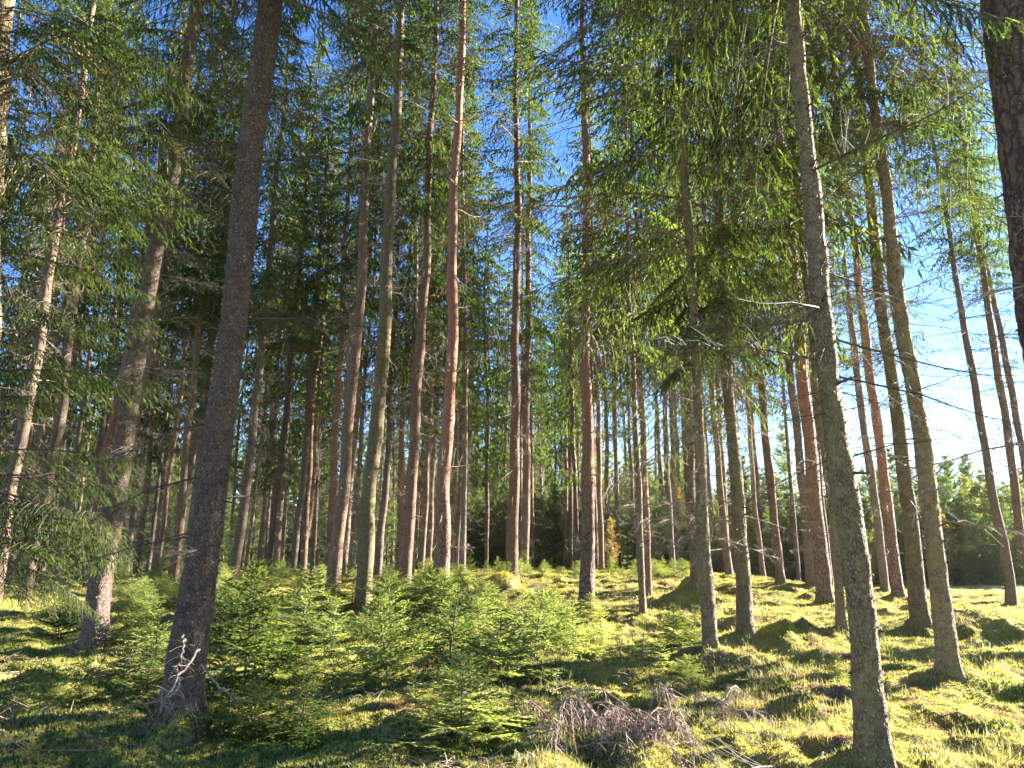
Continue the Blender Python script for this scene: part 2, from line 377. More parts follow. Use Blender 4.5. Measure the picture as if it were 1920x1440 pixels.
def crown_mesh(name, H, Rmax, lib, style, seed, whorl=.40, per=5.6, skip=.16, dead0=.5, low=0.6, slope0=-.15):
    r = np.random.default_rng(seed); mb = MB()
    acc = dict(live=[], dead=[], wood=[] if style != 'far' else None, woodmin=style == 'mid')
    z = .0
    while z < H-.15:
        t = z/H
        R = Rmax*min(1, low+t*3.0)*(1-t)**.75
        n = max(3, int(per+r.integers(-1, 2))); a0 = r.uniform(0, 2*PI)
        for i in range(n):
            if r.random() < skip: continue
            Lb = R*r.choice([.45, .7, .9, 1.05, 1.3])*r.uniform(.85, 1.15)+.12
            pitch = slope0+.75*t+r.normal(0, .17)
            o = np.array((0, 0, z+r.uniform(-.1, .1)))
            add_branch(acc, lib[r.integers(len(lib))], rotm(a0+i*2*PI/n+r.normal(0, .25), pitch, r.normal(0, .15)), Lb/ (1.5 if lib is YNGB else 2.2), o, dead0*(1-t)**2, r)
        z += whorl*r.uniform(.75, 1.25)*(1-.35*t)
    for key in ('live', 'dead'):
        if not acc[key]: continue
        O, D, S, L = [np.concatenate([a[i] for a in acc[key]]) for i in range(4)]
        if key == 'live':
            if style == 'near': expand_needles(mb, O, D, S, L, 5, .017, .0045); expand_kites(mb, O, D, S, L, .0075)
            elif style == 'mid': expand_kites(mb, O, D, S, L, .021)
            elif style == 'young': expand_kites(mb, O, D, S, L, .024)
            else: expand_kites(mb, O, D, S, L, .034)
        else:
            expand_kites(mb, O, D, S, L, {'near': .0035, 'mid': .006, 'young': .006, 'far': .014}[style], 1)
    if acc['wood'] is not None:
        for P, rad in acc['wood']: tube(mb, P, rad, 3, 1)
    return mb.mesh(name, [M['needle_far' if style == 'young' else 'needle'], M['twig_dark'] if style == 'young' else M['twig_warm']])

CH = 14.0
CROWN = {
 'near': [crown_mesh('crown_near', CH, 2.7, NEARB, 'near', 11+i, whorl=.37, per=5.4, skip=.14, dead0=.22) for i in range(2)],
 'mid': [crown_mesh('crown_mid', CH, 2.3, MIDB, 'mid', 21+i, whorl=.38, per=5.6, skip=.18) for i in range(5)],
 'far': [crown_mesh('crown_far', CH, 2.0, FARB, 'far', 31+i, whorl=.46, per=5, skip=.25) for i in range(4)],
}
YOUNG = [crown_mesh('young_crown', 6.0, 1.45, YNGB, 'young', 41+i, whorl=.27, per=5.5, skip=.1, dead0=.12, low=.95, slope0=.0) for i in range(4)]

def dead_fringe(seed, H=7.0):
    r = np.random.default_rng(seed); mb = MB(); z = 0.
    while z < H:
        for i in range(r.integers(5, 10)):
            L = r.uniform(.25, 1.3)*(.6+.6*z/H); R = rotm(r.uniform(0, 2*PI), r.normal(-.1, .15), r.uniform(0, 6))
            b = make_dead(r, L, nsub=8)
            for V, Q in zip(b.v, b.q): pass
            off = 0
            V = np.concatenate(b.v)@R.T+np.array((0, 0, z+r.uniform(-.08, .08))); mb.quads(V, np.concatenate(b.q))
        z += r.uniform(.3, .55)
    return mb
FR = [dead_fringe(51+i) for i in range(4)]
FRINGE = {'twig': [f.mesh('dead_twigs', [M['twig']]) for f in FR], 'dark': [f.mesh('dead_twigs', [M['twig_dark']]) for f in FR]}
r1 = np.random.default_rng(5)
DB = [make_dead(r1, l) for l in (.5, .7, .9, 1.1, 1.35, 1.6, 1.9, 2.2)]
DEAD = {k: [b.mesh('dead_branch', [M[m]]) for b in DB] for k, m in (('twig', 'twig'), ('dark', 'twig_dark'), ('pale', 'twig_pale'))}

# trunk mesh -------------------------------------------------------
def trunk_mesh(C, R, detail, bark_m, flare=.55, seed=0, flakes=0, knots=0):
    """C (n,3) centreline from base up (object coords), R radii"""
    r = np.random.default_rng(seed); mb = MB()
    seg = np.concatenate([[0], np.cumsum(np.linalg.norm(np.diff(C, axis=0), axis=1))]); tot = seg[-1]
    k, dz = {3: (56, .035), 2: (26, .10), 1: (12, .35), 0: (8, 1.0)}[detail]
    zs = [-.35]; 
    while zs[-1] < tot: zs.append(zs[-1]+dz*(1 if zs[-1] < 10 else 2.5)*(1 if detail > 1 or zs[-1] > 1.2 else .4))
    zs = np.array(zs); zc = np.clip(zs, 0, tot)
    P = np.stack([np.interp(zc, seg, C[:, i]) for i in range(3)], 1); P[:, 2] += np.minimum(zs, 0)
    if detail > 0:   # soften kinks
        kk = max(3, int(1.2/dz)); ker = np.hanning(kk+2)[1:-1]; ker /= ker.sum(); pad = kk//2
        for i in (0, 1):
            e = np.concatenate([np.full(pad, P[0, i]), P[:, i], P[-1, i]+(P[-1, i]-P[-2, i])*np.arange(1, pad+1)])
            P[:, i] = np.convolve(e, ker, 'same')[pad:pad+len(zs)]
    wb = np.interp(zs, [0, 2], [0, 1])*(.03 if detail < 3 else .02)
    P[:, 0] += wb*np.sin(zs*.9+seed)+wb*.5*np.sin(zs*2.3+seed*2); P[:, 1] += wb*np.cos(zs*.7+seed)
    rad = np.interp(zc, seg, R)*(1+.03*np.sin(zs*3.1+seed)*(detail > 0))
    th = np.arange(k)*2*PI/k; ct, st = np.cos(th), np.sin(th)
    ph = r.uniform(0, 6.28, 3)
    fl = np.exp(-np.maximum(zs+.02, -.16)/.17)
    lobes = 1+.55*np.sin(th*3+ph[0])+.4*np.sin(th*5+ph[1])
    rr = rad[:, None]*(1+flare*fl[:, None]*lobes[None]+.03*np.sin(2*th[None]+ph[2]+zs[:, None]*.7))
    V = P[:, None]+rr[..., None]*np.stack([np.broadcast_to(ct, rr.shape), np.broadcast_to(st, rr.shape), np.zeros_like(rr)], -1)
    if detail >= 2:
        n = noise3(V*np.array((28, 28, 16.))+seed) ; n2 = noise3(V*np.array((9, 9, 5.))+seed+5)
        amp = .009 if detail == 3 else .011
        if bark_m in (M['bark_pine'], M['bark_dark']):
            a_ = np.abs(2*noise3(V*np.array((22, 22, 6.))+seed)-1); n = np.minimum(1, a_*3); amp *= (np.interp(zs, [0, 4, 6], [1.3, 1, .4])[:, None] if bark_m is M['bark_pine'] else 1.6)
        d = (n-.5)*amp+(n2-.5)*.02
        V[..., 0] += d*ct; V[..., 1] += d*st
    V = V.reshape(-1, 3)
    i = np.arange(len(zs)-1)[:, None]*k; j = np.arange(k)[None]; j2 = (j+1) % k
    mb.quads(V, np.stack([i+j, i+j2, i+k+j2, i+k+j], -1).reshape(-1, 4), 0)
    zmax = min(tot, 12)
    if flakes:
        z = r.uniform(.1, zmax, flakes); a = r.uniform(0, 2*PI, flakes)
        c = np.stack([np.interp(z, zs, P[:, q]) for q in range(3)], 1); rd = np.interp(z, zs, rad)*(1+flare*np.exp(-z/.22))
        nrm = np.stack([np.cos(a), np.sin(a), 0*a], 1); tg = np.stack([-np.sin(a), np.cos(a), 0*a], 1); up = np.array((0, 0, 1.))
        o = c+nrm*(rd[:, None]+.002); sz = r.uniform(.003, .011, (flakes, 1)); lift = r.uniform(.3, 1.2, (flakes, 1))*sz
        up = up*(1 if True else 0)
        q = np.stack([o-tg*sz*.8, o+tg*sz*.8, o+tg*sz*.7-up*sz*1.4*r.choice([-1, 1], (flakes, 1))+nrm*lift, o-tg*sz*.6-up*sz*1.3*r.choice([-1, 1], (flakes, 1))+nrm*lift], 1)
        mb.quads(q.reshape(-1, 3), np.arange(flakes*4).reshape(-1, 4), 1)
    for _ in range(knots):
        z = r.uniform(.5, zmax); a = r.uniform(0, 2*PI); c = np.array([np.interp(z, zs, P[:, q]) for q in range(3)]); rd = np.interp(z, zs, rad)
        nrm = np.array((math.cos(a), math.sin(a), r.uniform(-.2, .3))); L = r.choice([.015, .03, .06, .12])
        tube(mb, [c+nrm*(rd-.02), c+nrm*(rd+.006), c+nrm*(rd+L)], [.017, .012, .005], 5, 2)
    return mb.mesh('trunk', [bark_m, M['flake'] if bark_m is not M['bark_pine'] else M['bark_pine'], M['twig_dark']], smooth=detail < 3)

#--TREES--
# ------------------------------------------------------------------ catalogued trees
# (bark, diameter or 0 = stand where the base pixel meets the ground, [(x, y, width)...] base to top, crown start y, options, label)
T = [
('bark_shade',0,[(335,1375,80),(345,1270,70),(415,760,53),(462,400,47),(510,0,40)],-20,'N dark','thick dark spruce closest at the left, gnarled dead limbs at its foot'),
('bark_grey',0,[(176,1222,50),(178,1150,44),(252,720,32),(285,500,28),(310,380,26),(360,80,23)],330,'N pale','pale leaning spruce with bright sunlit right side, left of the thick dark spruce'),
('bark_grey',.30,[(202,1145,18),(240,880,16),(262,740,14),(290,600,13)],560,'','slim grey spruce half hidden behind the pale sunlit leaning trunk'),
('bark',.32,[(2,1100,24),(22,922,22),(60,700,20),(95,500,18),(112,400,16)],420,'','brownish spruce trunk nearest the left edge, seen above the hanging green branches'),
('bark_pine',.26,[(38,1085,12),(64,906,11),(108,627,10),(129,526,10)],420,'P','slender orange-red pine between the two brownish trunks at the left edge'),
('bark',.30,[(58,1095,21),(87,901,20),(118,753,18),(140,560,15)],480,'','dark spruce trunk just right of the slender orange-red pine at the left edge'),
('bark_warm',.24,[(72,1075,12),(100,900,12),(122,760,11),(150,600,9)],560,'','thin shadowed trunk with one sunlit edge, third from the left edge behind the hanging branches'),
('bark_pine',.28,[(158,1085,14),(200,859,13),(243,626,12),(262,520,11)],420,'P','dark red pine close behind the left side of the pale leaning spruce'),
('bark_pine',.2,[(298,1080,9),(317,906,8),(335,758,8),(348,650,7)],600,'P','thin reddish pine in the gap left of the thick dark spruce'),
('bark',.28,[(324,1080,13),(345,950,12),(366,827,11),(395,640,9)],640,'','slim spruce touching the left edge of the thick dark spruce'),
('bark',.26,[(257,1082,11),(265,1010,11),(270,964,10),(285,800,9)],840,'','short-looking dark trunk with a pale bushy twig, in the gap behind the pale leaning spruce'),
('bark_grey',.2,[(4,960,8),(20,860,8),(50,660,7)],560,'','very thin grey trunk at the extreme left edge'),
('bark',.32,[(441,1079,18),(458,931,17),(484,736,15),(500,560,12)],620,'','grey-brown spruce first right of the thick dark spruce, behind the dark sapling'),
('bark',.2,[(462,1076,7),(476,950,7),(489,841,6),(502,700,5)],700,'','very thin sunlit trunk beside the grey-brown spruce right of the thick dark spruce'),
('bark',.24,[(484,1070,9),(495,960,8),(505,872,8),(520,700,6)],720,'','thin shaded trunk, the middle one of three slim trunks right of the thick dark spruce'),
('bark',.27,[(503,1083,12),(521,911,11),(536,756,10),(556,560,8)],640,'','slim spruce with a brightly lit foot above the young spruces, left of the centre-left pair'),
('bark_grey',.27,[(550,1060,12),(567,919,12),(577,763,10),(590,600,8)],640,'','pale grey trunk before blue sky gaps, left of the joined pair'),
('bark',.24,[(571,1050,9),(585,923,9),(597,760,7)],760,'','dark narrow trunk just right of the pale grey trunk'),
('bark',.24,[(587,1048,8),(595,872,8),(602,740,6)],760,'','darkest narrow trunk before the joined centre-left pair'),
('bark_pine',.28,[(614,1100,14),(622,950,14),(633,756,12),(639,639,11),(655,300,8)],180,'P','pinkish red pine, the thin left half of the joined centre-left pair'),
('bark_warm',0,[(622,1119,28),(628,1040,25),(649,880,21),(668,640,18),(685,380,15),(692,230,13)],330,'M','sunlit brown spruce, the thick right half of the joined centre-left pair'),
('bark',.3,[(645,1085,14),(659,892,12),(672,717,11),(690,500,9)],560,'','dark slim trunk close behind the right side of the centre-left pair'),
('bark_moss',0,[(679,1146,33),(692,955,29),(711,729,25),(730,440,21),(743,180,17)],130,'M','dark mossy grey spruce rising behind the bushy young spruces left of centre'),
('bark_grey',.32,[(709,1084,15),(720,938,14),(727,854,12),(735,700,10)],760,'','pale-edged trunk peeping out right behind the dark mossy grey spruce'),
('bark_pine',.26,[(748,1060,11),(751,950,11),(753,834,10),(762,650,8)],720,'P','thin reddish trunk with one bright edge left of the rough brown spruce'),
('bark_warm',0,[(758,1104,27),(764,1000,22),(774,851,20),(784,730,18),(797,500,15),(806,300,12)],420,'M','rough brown spruce between the dark mossy spruce and the smooth red pine'),
('bark',.26,[(789,1080,12),(795,980,11),(800,903,11),(806,780,9)],800,'','slim trunk with flaking bark left of the smooth red pine'),
('bark',.25,[(803,1072,11),(809,960,10),(814,851,9),(820,700,8)],760,'','slim grey trunk next to the left edge of the smooth red pine'),
('bark_pine',0,[(822,1120,38),(828,1060,31),(834,903,26),(845,677,20),(853,300,15),(866,90,12)],120,'P M','tall smooth red pine with a bright sunlit right edge in the middle of the forest'),
('bark_warm',.2,[(848,1062,8),(855,799,7),(862,600,6)],620,'','thin trunk hugging the right edge of the tall smooth red pine'),
('bark_grey',.22,[(856,1074,9),(862,903,8),(868,740,7)],760,'','thin pale trunk a step right of the tall smooth red pine'),
('bark',.28,[(869,1052,9),(873,903,9),(878,780,7)],800,'','dark slender trunk, the first before the dark gap right of the red pine'),
('bark_grey',.3,[(888,1045,7),(890,960,7),(893,850,6)],900,'','faint grey trunk, the left one inside the dark gap right of the red pine'),
('bark_grey',.35,[(909,1045,8),(911,920,8),(913,800,6)],900,'','faint grey trunk, the right one inside the dark gap right of the red pine'),
('bark',.26,[(932,1052,6),(932,882,6),(934,760,5)],860,'','thin brown trunk, the left one of the close pair beside the dotted brown spruce'),
('bark',.26,[(941,1050,6),(947,868,6),(950,760,5)],860,'','thin brown trunk, the right one of the close pair beside the dotted brown spruce'),
('bark_warm',0,[(960,1104,26),(962,1000,22),(964,833,18),(966,700,16),(970,500,13),(968,100,9)],440,'M','straight brown spruce with a dotted sunlit edge standing by a mossy stump'),
('bark_warm',.33,[(983,1094,16),(986,900,15),(988,733,13),(991,500,10)],720,'','brown spruce close to the right of the straight dotted spruce by the stump'),
('bark_grey',.3,[(1017,1052,6),(1016,900,5),(1015,760,5)],800,'','faint trunk alone in the shady gap right of the brown pair in the middle'),
('bark_grey',.25,[(1043,1062,6),(1042,940,5),(1041,800,4)],900,'','thin grey trunk, leftmost of the far cluster left of the plated dark trunk'),
('bark_grey',.25,[(1052,1062,6),(1053,900,5),(1053,760,4)],860,'','thin grey trunk, second of the far cluster left of the plated dark trunk'),
('bark_warm',.3,[(1060,1060,8),(1061,900,7),(1062,767,6),(1063,640,5)],760,'','brown trunk, tallest of the far cluster left of the plated dark trunk'),
('bark_grey',.25,[(1068,1060,6),(1066,900,6),(1064,800,5)],840,'','thin grey trunk, rightmost of the tight far cluster left of the plated dark trunk'),
('bark_grey',.25,[(1087,1062,6),(1085,930,6),(1081,770,5)],760,'','thin pale trunk just left of the plated dark trunk'),
('bark_pine',0,[(1101,1146,34),(1101,1060,26),(1100,833,22),(1100,550,17),(1098,300,13),(1094,60,9)],20,'P M','thick dark pine with deeply plated bark standing right of centre on the moss'),
('bark',.28,[(1117,1103,11),(1114,950,10),(1111,800,9),(1106,600,7)],700,'','slim trunk pressed against the right edge of the plated dark pine'),
('bark_warm',.3,[(1127,1098,12),(1125,930,10),(1121,767,9),(1116,600,7)],740,'','slim brown trunk with pale spots a step right of the plated dark pine'),
('bark_grey',.3,[(1160,1071,9),(1156,930,8),(1152,800,7)],810,'','lone slender trunk between the plated dark pine and the thin dark near trunk'),
('bark_grey',.25,[(1190,1071,8),(1186,950,7),(1181,820,6)],800,'','pale slender trunk directly left of the thin dark near trunk'),
('bark',0,[(1207,1162,14),(1201,1000,12),(1193,867,11),(1184,680,9),(1177,400,7),(1172,250,5)],640,'','thin dark spruce standing in front of a thicker brown one right of centre'),
('bark_warm',0,[(1217,1124,17),(1212,1000,13),(1206,867,12),(1201,700,11),(1194,500,9)],690,'','thicker brown spruce with a sunlit edge directly behind the thin dark spruce'),
('bark_grey',.3,[(1260,1084,12),(1254,950,11),(1248,796,10),(1243,660,8)],700,'','slim grey trunk against blue sky, first right of the thin dark spruce'),
('bark_grey',.3,[(1279,1084,9),(1273,930,9),(1266,776,8)],680,'','slim grey trunk against blue sky, second right of the thin dark spruce'),
('bark_grey',.3,[(1292,1084,9),(1287,930,9),(1281,776,8)],680,'','faint grey trunk half covered by the smooth light brown spruce'),
('bark_warm',0,[(1308,1136,23),(1303,1040,20),(1297,912,19),(1288,690,16),(1284,560,13)],640,'M','smooth light brown spruce half behind the knotty trunk'),
('bark_moss',0,[(1334,1237,29),(1328,1120,26),(1314,912,22),(1304,679,18),(1294,480,15)],690,'N twig','dark spruce with knotty brown bark rising from the bushes right of centre'),
('bark_warm',.33,[(1366,1106,18),(1358,1000,14),(1347,893,12),(1334,698,11),(1330,600,9)],700,'M','slender pinkish spruce on the mossy slope between two thick dark trunks'),
('bark_grey',.26,[(1347,1096,9),(1340,1010,8),(1330,900,7)],800,'','faint grey trunk showing just right of the knotty brown trunk'),
('bark_moss',0,[(1400,1218,35),(1395,1120,29),(1386,990,26),(1374,834,23),(1364,671,20),(1352,450,16)],640,'N twig','thick dark spruce with a pale-flecked edge, fifth wide trunk counting from the right edge'),
('bark_warm',.28,[(1428,1104,12),(1421,1000,10),(1413,912,9),(1404,796,8)],760,'','slender warm brown trunk, left of the close pair near the dark far spruce'),
('bark_grey',.28,[(1435,1100,9),(1427,980,9),(1417,873,8),(1408,760,7)],760,'','slender grey trunk, right of the close pair near the dark far spruce'),
('bark_warm',0,[(1464,1103,22),(1460,1040,16),(1448,932,14),(1435,815,12),(1425,698,11)],740,'','grey-brown spruce with a flared foot before the dark pointed far spruce'),
('bark_grey',0,[(1523,1105,22),(1516,1020,17),(1499,873,15),(1481,679,13),(1472,560,11)],600,'M','pale grey-brown spruce just left of the thick plated pine at right'),
('bark_pine',0,[(1549,1138,31),(1544,1080,27),(1529,975,26),(1515,808,23),(1502,662,20),(1488,520,17)],420,'P M','thick plated reddish pine left of the closest right-hand trunk'),
('bark_grey',.3,[(1552,1108,12),(1545,990,11),(1532,830,10),(1522,680,9)],560,'','slim trunk showing as a pale sliver behind the thick plated reddish pine'),
('bark_moss',0,[(1579,1207,20),(1573,1110,17),(1562,996,16),(1546,829,14),(1530,690,12)],560,'M','narrow ochre mossy trunk hidden behind the left edge of the closest right-hand trunk'),
('bark_moss',0,[(1645,1480,72),(1639,1420,62),(1610,1100,51),(1590,933,47),(1567,767,42),(1546,600,38),(1520,350,32),(1494,100,26),(1484,0,24)],-60,'N dark near','closest right-hand spruce, wide dark trunk with black knots'),
('bark_grey',0,[(1660,1110,19),(1652,1020,15),(1637,912,13),(1621,808,12),(1606,680,10)],560,'M','slim pale spruce between the closest right-hand trunk and the red plated pine'),
('bark_pine',0,[(1687,1128,28),(1681,1080,21),(1662,933,18),(1637,746,16),(1619,600,15),(1600,450,12),(1582,300,9)],330,'P M','salmon-red pine with plated foot between the closest trunk and the twin thick trunks at right'),
('bark_moss',0,[(1727,1190,40),(1722,1130,30),(1706,975,27),(1679,767,24),(1656,600,21),(1630,350,17),(1613,190,14)],270,'N twig','left one of the twin thick spruces at right, flared foot on a shaded moss mound'),
('bark_moss',0,[(1783,1284,41),(1778,1240,37),(1750,1017,33),(1727,829,30),(1690,600,26),(1662,350,20),(1640,200,18)],230,'N twig','right one of the twin thick spruces at right, ochre bark on a moss mound'),
('bark_grey',0,[(1898,1140,23),(1892,1080,18),(1871,975,16),(1842,808,14),(1806,600,11),(1786,480,9)],480,'M dark','slender leaning spruce by the far bushes near the right edge with long bare twigs'),
('bark_warm',.33,[(1936,1120,17),(1917,1017,15),(1892,829,14),(1856,600,12),(1838,480,10)],520,'M dark','slender brown trunk leaning in at the right edge, left of its thinner neighbour'),
('bark_warm',.3,[(1946,1110,13),(1917,850,12),(1900,746,12),(1871,600,10),(1850,500,9)],520,'dark','thin trunk at the right edge just right of the slender brown leaning one'),
('bark_dark',0,[(2130,1530,165),(2070,1000,140),(1992,640,125),(1943,300,117),(1903,0,108)],-260,'N near P','massive dark purple-brown pine trunk cropped by the upper right corner'),
('bark_moss',0,[(-62,1300,60),(-40,900,50),(-18,500,40),(5,0,32)],330,'N dark','spruce at the left edge whose green branches hang low over the moss'),
]
GROUP = {}
trees = []
C0 = np.array((0, 0, CAMZ))
for i, (bk, dia, pts, cy_, opt, label) in enumerate(T):
    x0, y0, w0 = pts[0]
    if dia == 0:
        P0 = hit(x0, y0)
    else:
        dep = dia*FPX/w0; dr = ray(x0, y0); a = dr[0]; k = dep     # depth along the horizontal view axis
        dh = ray(x0, 1040); P0 = np.array((dh[0]/dh[1]*dep, dep, 0.)); P0[2] = float(base_h(P0[0], P0[1]))
    trees.append([P0, i])
for P0, i in trees:
    big = T[i][2][0][2] > 24
    MOUNDS.append((P0[0], P0[1], .15 if big else .10, .5 if big else .42))
for mx, my, mh, mr in ((1295, 1142, .35, .55), (870+75, 1120, .25, .5), (1480, 1222, .3, .6), (1820, 1190, .3, .8), (60, 1330, .2, .7), (1480, 1380, .22, .6)):
    p = hit(mx, my); MOUNDS.append((p[0], p[1], mh, mr))

KEEP = list(MOUNDS); MOUNDS.clear(); NEWP = []
for q, (P0, i) in enumerate(trees):      # the root mounds lift the feet: stand each tree where its foot meets the finished ground
    if T[i][1] == 0:
        x0, y0 = T[i][2][0][:2]; mh = KEEP[q][2]
        n_ = hit(x0, min(1620, y0+mh*FPX/max(5, P0[1])*.9)); P0[:] = n_; KEEP[q] = (n_[0], n_[1]) + KEEP[q][2:]
MOUNDS.extend(KEEP)
def gz(x, y, fine=False): return float(height(np.array([x]), np.array([y]), fine)[0])

def add_crown(root, base, ax, zc, top, style, scale, r, young=False):
    """base,top world points of the crown"""
    d = top-base; H = np.linalg.norm(d)
    lib = CROWN[style]; me = lib[r.integers(len(lib))]
    o = bpy.data.objects.new('crown', me); col.objects.link(o); o.parent = root
    q = Vector(d).to_track_quat('Z', 'Y').to_matrix() @ Matrix.Rotation(r.uniform(0, 2*PI), 3, 'Z')
    o.matrix_local = Matrix.Translation(Vector(base-np.array(root.location))) @ (q @ Matrix.Diagonal((scale, scale, H/CH))).to_4x4()
    return o

def place_tree(P0, C, R, bk, opt, label, cat, detail, zc, style, seed, group=None, cscale=1., name='spruce_tree'):
    """P0 base, C centreline in world, R radii"""
    r = np.random.default_rng(seed)
    P0 = np.array((P0[0], P0[1], gz(P0[0], P0[1])))
    root = link(name, None, loc=tuple(P0)); prop(root, label, cat, group)
    L = C-P0; L[0, 2] = 0
    near = detail == 3
    me = trunk_mesh(L, R, detail, M[bk], flare=(.42 if cat.startswith('pine') or detail == 2 else .42) if detail > 1 else .3, seed=seed, flakes=(4200 if near else 1500 if detail == 2 else 0), knots=(70 if near else 45 if detail == 2 else 0))
    link('trunk', me, root)
    seg = L[:, 2]; at = lambda z: np.array([np.interp(z, seg, L[:, k]) for k in range(3)])+P0
    if style:
        add_crown(root, at(zc), None, zc, at(seg[-1]-.3), style, cscale, r)
    dk = 'dark' if 'dark' in opt else 'pale' if 'pale' in opt else 'twig'
    if detail == 3:
        n = 16 if 'near' in opt and 'P' in opt else 60
        lo = 1.2 if 'near' not in opt else 2.0
        for _ in range(n):
            z = lo+(zc*1.05-lo)*r.random()**.8
            c = at(z); me_ = DEAD[dk][r.integers(len(DB))]
            o = link('dead_branch', me_, root)
            az = r.uniform(0, 2*PI)
            if 'pale' in opt: az = r.normal(-.1, .9)
            o.matrix_local = Matrix.Translation(Vector(c-P0)) @ (Matrix.Rotation(az, 4, 'Z') @ Matrix.Rotation(r.normal(.12, .18), 4, 'Y') @ Matrix.Rotation(r.normal(0, .4), 4, 'X')) @ Matrix.Scale(r.uniform(.6, 1.0)*(.7 if 'near' in opt else .85), 4)
    elif zc > 1.5:
        fr = FRINGE['dark' if dk == 'dark' else 'twig'][r.integers(4)]
        o = link('dead_twigs', fr, root); o['kind'] = 'stuff'
        lo = min(1.3, zc*.3); d = Vector(at(zc*1.08)-at(lo)); sc = r.uniform(.75, 1.05)*(2.0 if 'dark' in opt else 1.15)
        q = d.to_track_quat('Z', 'Y').to_matrix() @ Matrix.Rotation(r.uniform(0, 6.28), 3, 'Z')
        o.matrix_local = Matrix.Translation(Vector(at(lo)-P0)) @ (q @ Matrix.Diagonal((sc, sc, d.length/7.0))).to_4x4()
    return root

for P0, i in trees:
    bk, dia, pts, cy_, opt, label = T[i]
    r = np.random.default_rng(100+i)
    P0 = P0.copy(); P0[2] = gz(P0[0], P0[1])
    nrm = np.array((P0[0], P0[1], 0)); nrm /= np.linalg.norm(nrm)
    C = [P0]; R = []
    def onplane(x, y):
        d = ray(x, y); return C0+d*(np.dot(P0-C0, nrm)/np.dot(d, nrm))
    fwd = np.array((0, CP, SP))
    for k, (x, y, wpx) in enumerate(pts):
        p = onplane(x, y)
        dep = float(np.dot(p-C0, fwd))
        R.append(wpx/2*dep/FPX*(.8 if k == 0 else 1))
        if k and p[2] > C[-1][2]+.1: C.append(p)
        elif k: R.pop()
    C = np.array(C); R = np.array(R); R[0] = max(R[1]*1.05, R[0]) if len(R) > 1 else R[0]
    H = r.uniform(23, 28)
    last = C[-1]; dirv = norm(C[-1]-C[-2]) if len(C) > 1 else np.array((0, 0, 1.)); dirv[:2] *= .8; dirv /= dirv[2]
    top = last+dirv*max(4, H-(last[2]-P0[2]))
    zm = np.linspace(0, 1, 6)[1:, None]; ext = last+(top-last)*zm; Rx = R[-1]*(1-zm[:, 0])**.9+.008
    C = np.concatenate([C, ext]); R = np.concatenate([R, Rx])
    zc = max(.5, onplane(pts[-1][0] if cy_ < pts[-1][1] else np.interp(-cy_, [-p[1] for p in pts], [p[0] for p in pts]), cy_)[2]-P0[2])
    d = float(np.hypot(P0[0], P0[1]))
    detail = 3 if d < 17 and 'N' in opt else 2 if d < 26 else 1
    style = 'near' if ('N' in opt) else 'mid' if d < 34 else 'far'
    isp = 'P' in opt.split()
    place_tree(P0, C, R, bk, opt, label, 'pine tree' if isp else 'spruce tree', detail, zc, style, 100+i, cscale=r.uniform(.85, 1.1)*(.85 if isp else 1), name='pine_tree' if isp else 'spruce_tree')
    if __import__('os').environ.get('DBG'): print('TREE', i, np.round(P0, 1), 'd%.1f' % d, 'R %.2f' % R[1], 'zc %.1f' % zc, style)

# ------------------------------------------------------------------ filler forest (background) trees
occupied = [(p[0], p[1]) for p, _ in trees]
FT = []
for k in range(4):
    rr = np.random.default_rng(300+k); H = 21.
    Cc = np.array([(0, 0, 0), (rr.normal(0, .1), rr.normal(0, .1), 7), (rr.normal(0, .2), rr.normal(0, .2), 14), (0, 0, H)], float)
    FT.append(trunk_mesh(Cc, np.array((.15, .125, .08, .01)), 1, M[('bark', 'bark_grey', 'bark_warm', 'bark')[k]], .2, 300+k))
def filler(x, y, r, label, group, low=None, sc=None):
    z = gz(x, y); sc = sc or r.uniform(.95, 1.3)
    root = link('spruce_tree', None, loc=(x, y, z)); prop(root, label, 'spruce tree', group)
    root.rotation_euler = (r.normal(0, .012), r.normal(0, .012), r.uniform(0, 6.28))
    t = link('trunk', FT[r.integers(4)], root); t.scale = (r.uniform(.7, 1.1),)*2+(sc,)
    zc = low if low is not None else r.uniform(4, 10)
    H = 21*sc
    c = link('crown', CROWN['far' if math.hypot(x, y) > 30 else 'mid'][r.integers(4)], root, (0, 0, zc)); c.rotation_euler[2] = r.uniform(0, 6.28); s = r.uniform(.8, 1.15); c.scale = (s, s, (H-zc)/CH)
    o = link('dead_twigs', FRINGE['twig'][r.integers(4)], root, (0, 0, 1.2)); o['kind'] = 'stuff'; o.scale = (.9, .9, max(.2, (zc-1)/7.)); o.rotation_euler[2] = r.uniform(0, 6)
r = np.random.default_rng(77)
n = 0; tries = 0
while n < 150 and tries < 40000:
    tries += 1
    y = r.uniform(24, 115); px = r.uniform(-120, 1110); x = (px-960)/FPX*y
    if px > 960 and y < 45: continue
    if r.random() > (40/y): continue
    dmin = 1.9 if y < 60 else 2.6
    if any((x-a)**2+(y-b)**2 < dmin**2 for a, b in occupied): continue
    occupied.append((x, y)); n += 1
    filler(x, y, r, 'spruce among the crowded far trunks in the shaded depth of the forest', 'far spruces in the depth of the forest')
for k in range(17):
    px = (1135, 1150, 1172, 1228, 1242, 1262, 1318, 1352, 1385, 1412, 1445, 1480, 1498, 1535, 1572, 1630, 1700)[k]; y = r.uniform(36, 60); x = (px-960)/FPX*y
    occupied.append((x, y)); filler(x, y, r, 'x', 'far spruces in the depth of the forest', (y*360/FPX)+r.uniform(.5, 3), r.uniform(1.15, 1.35))
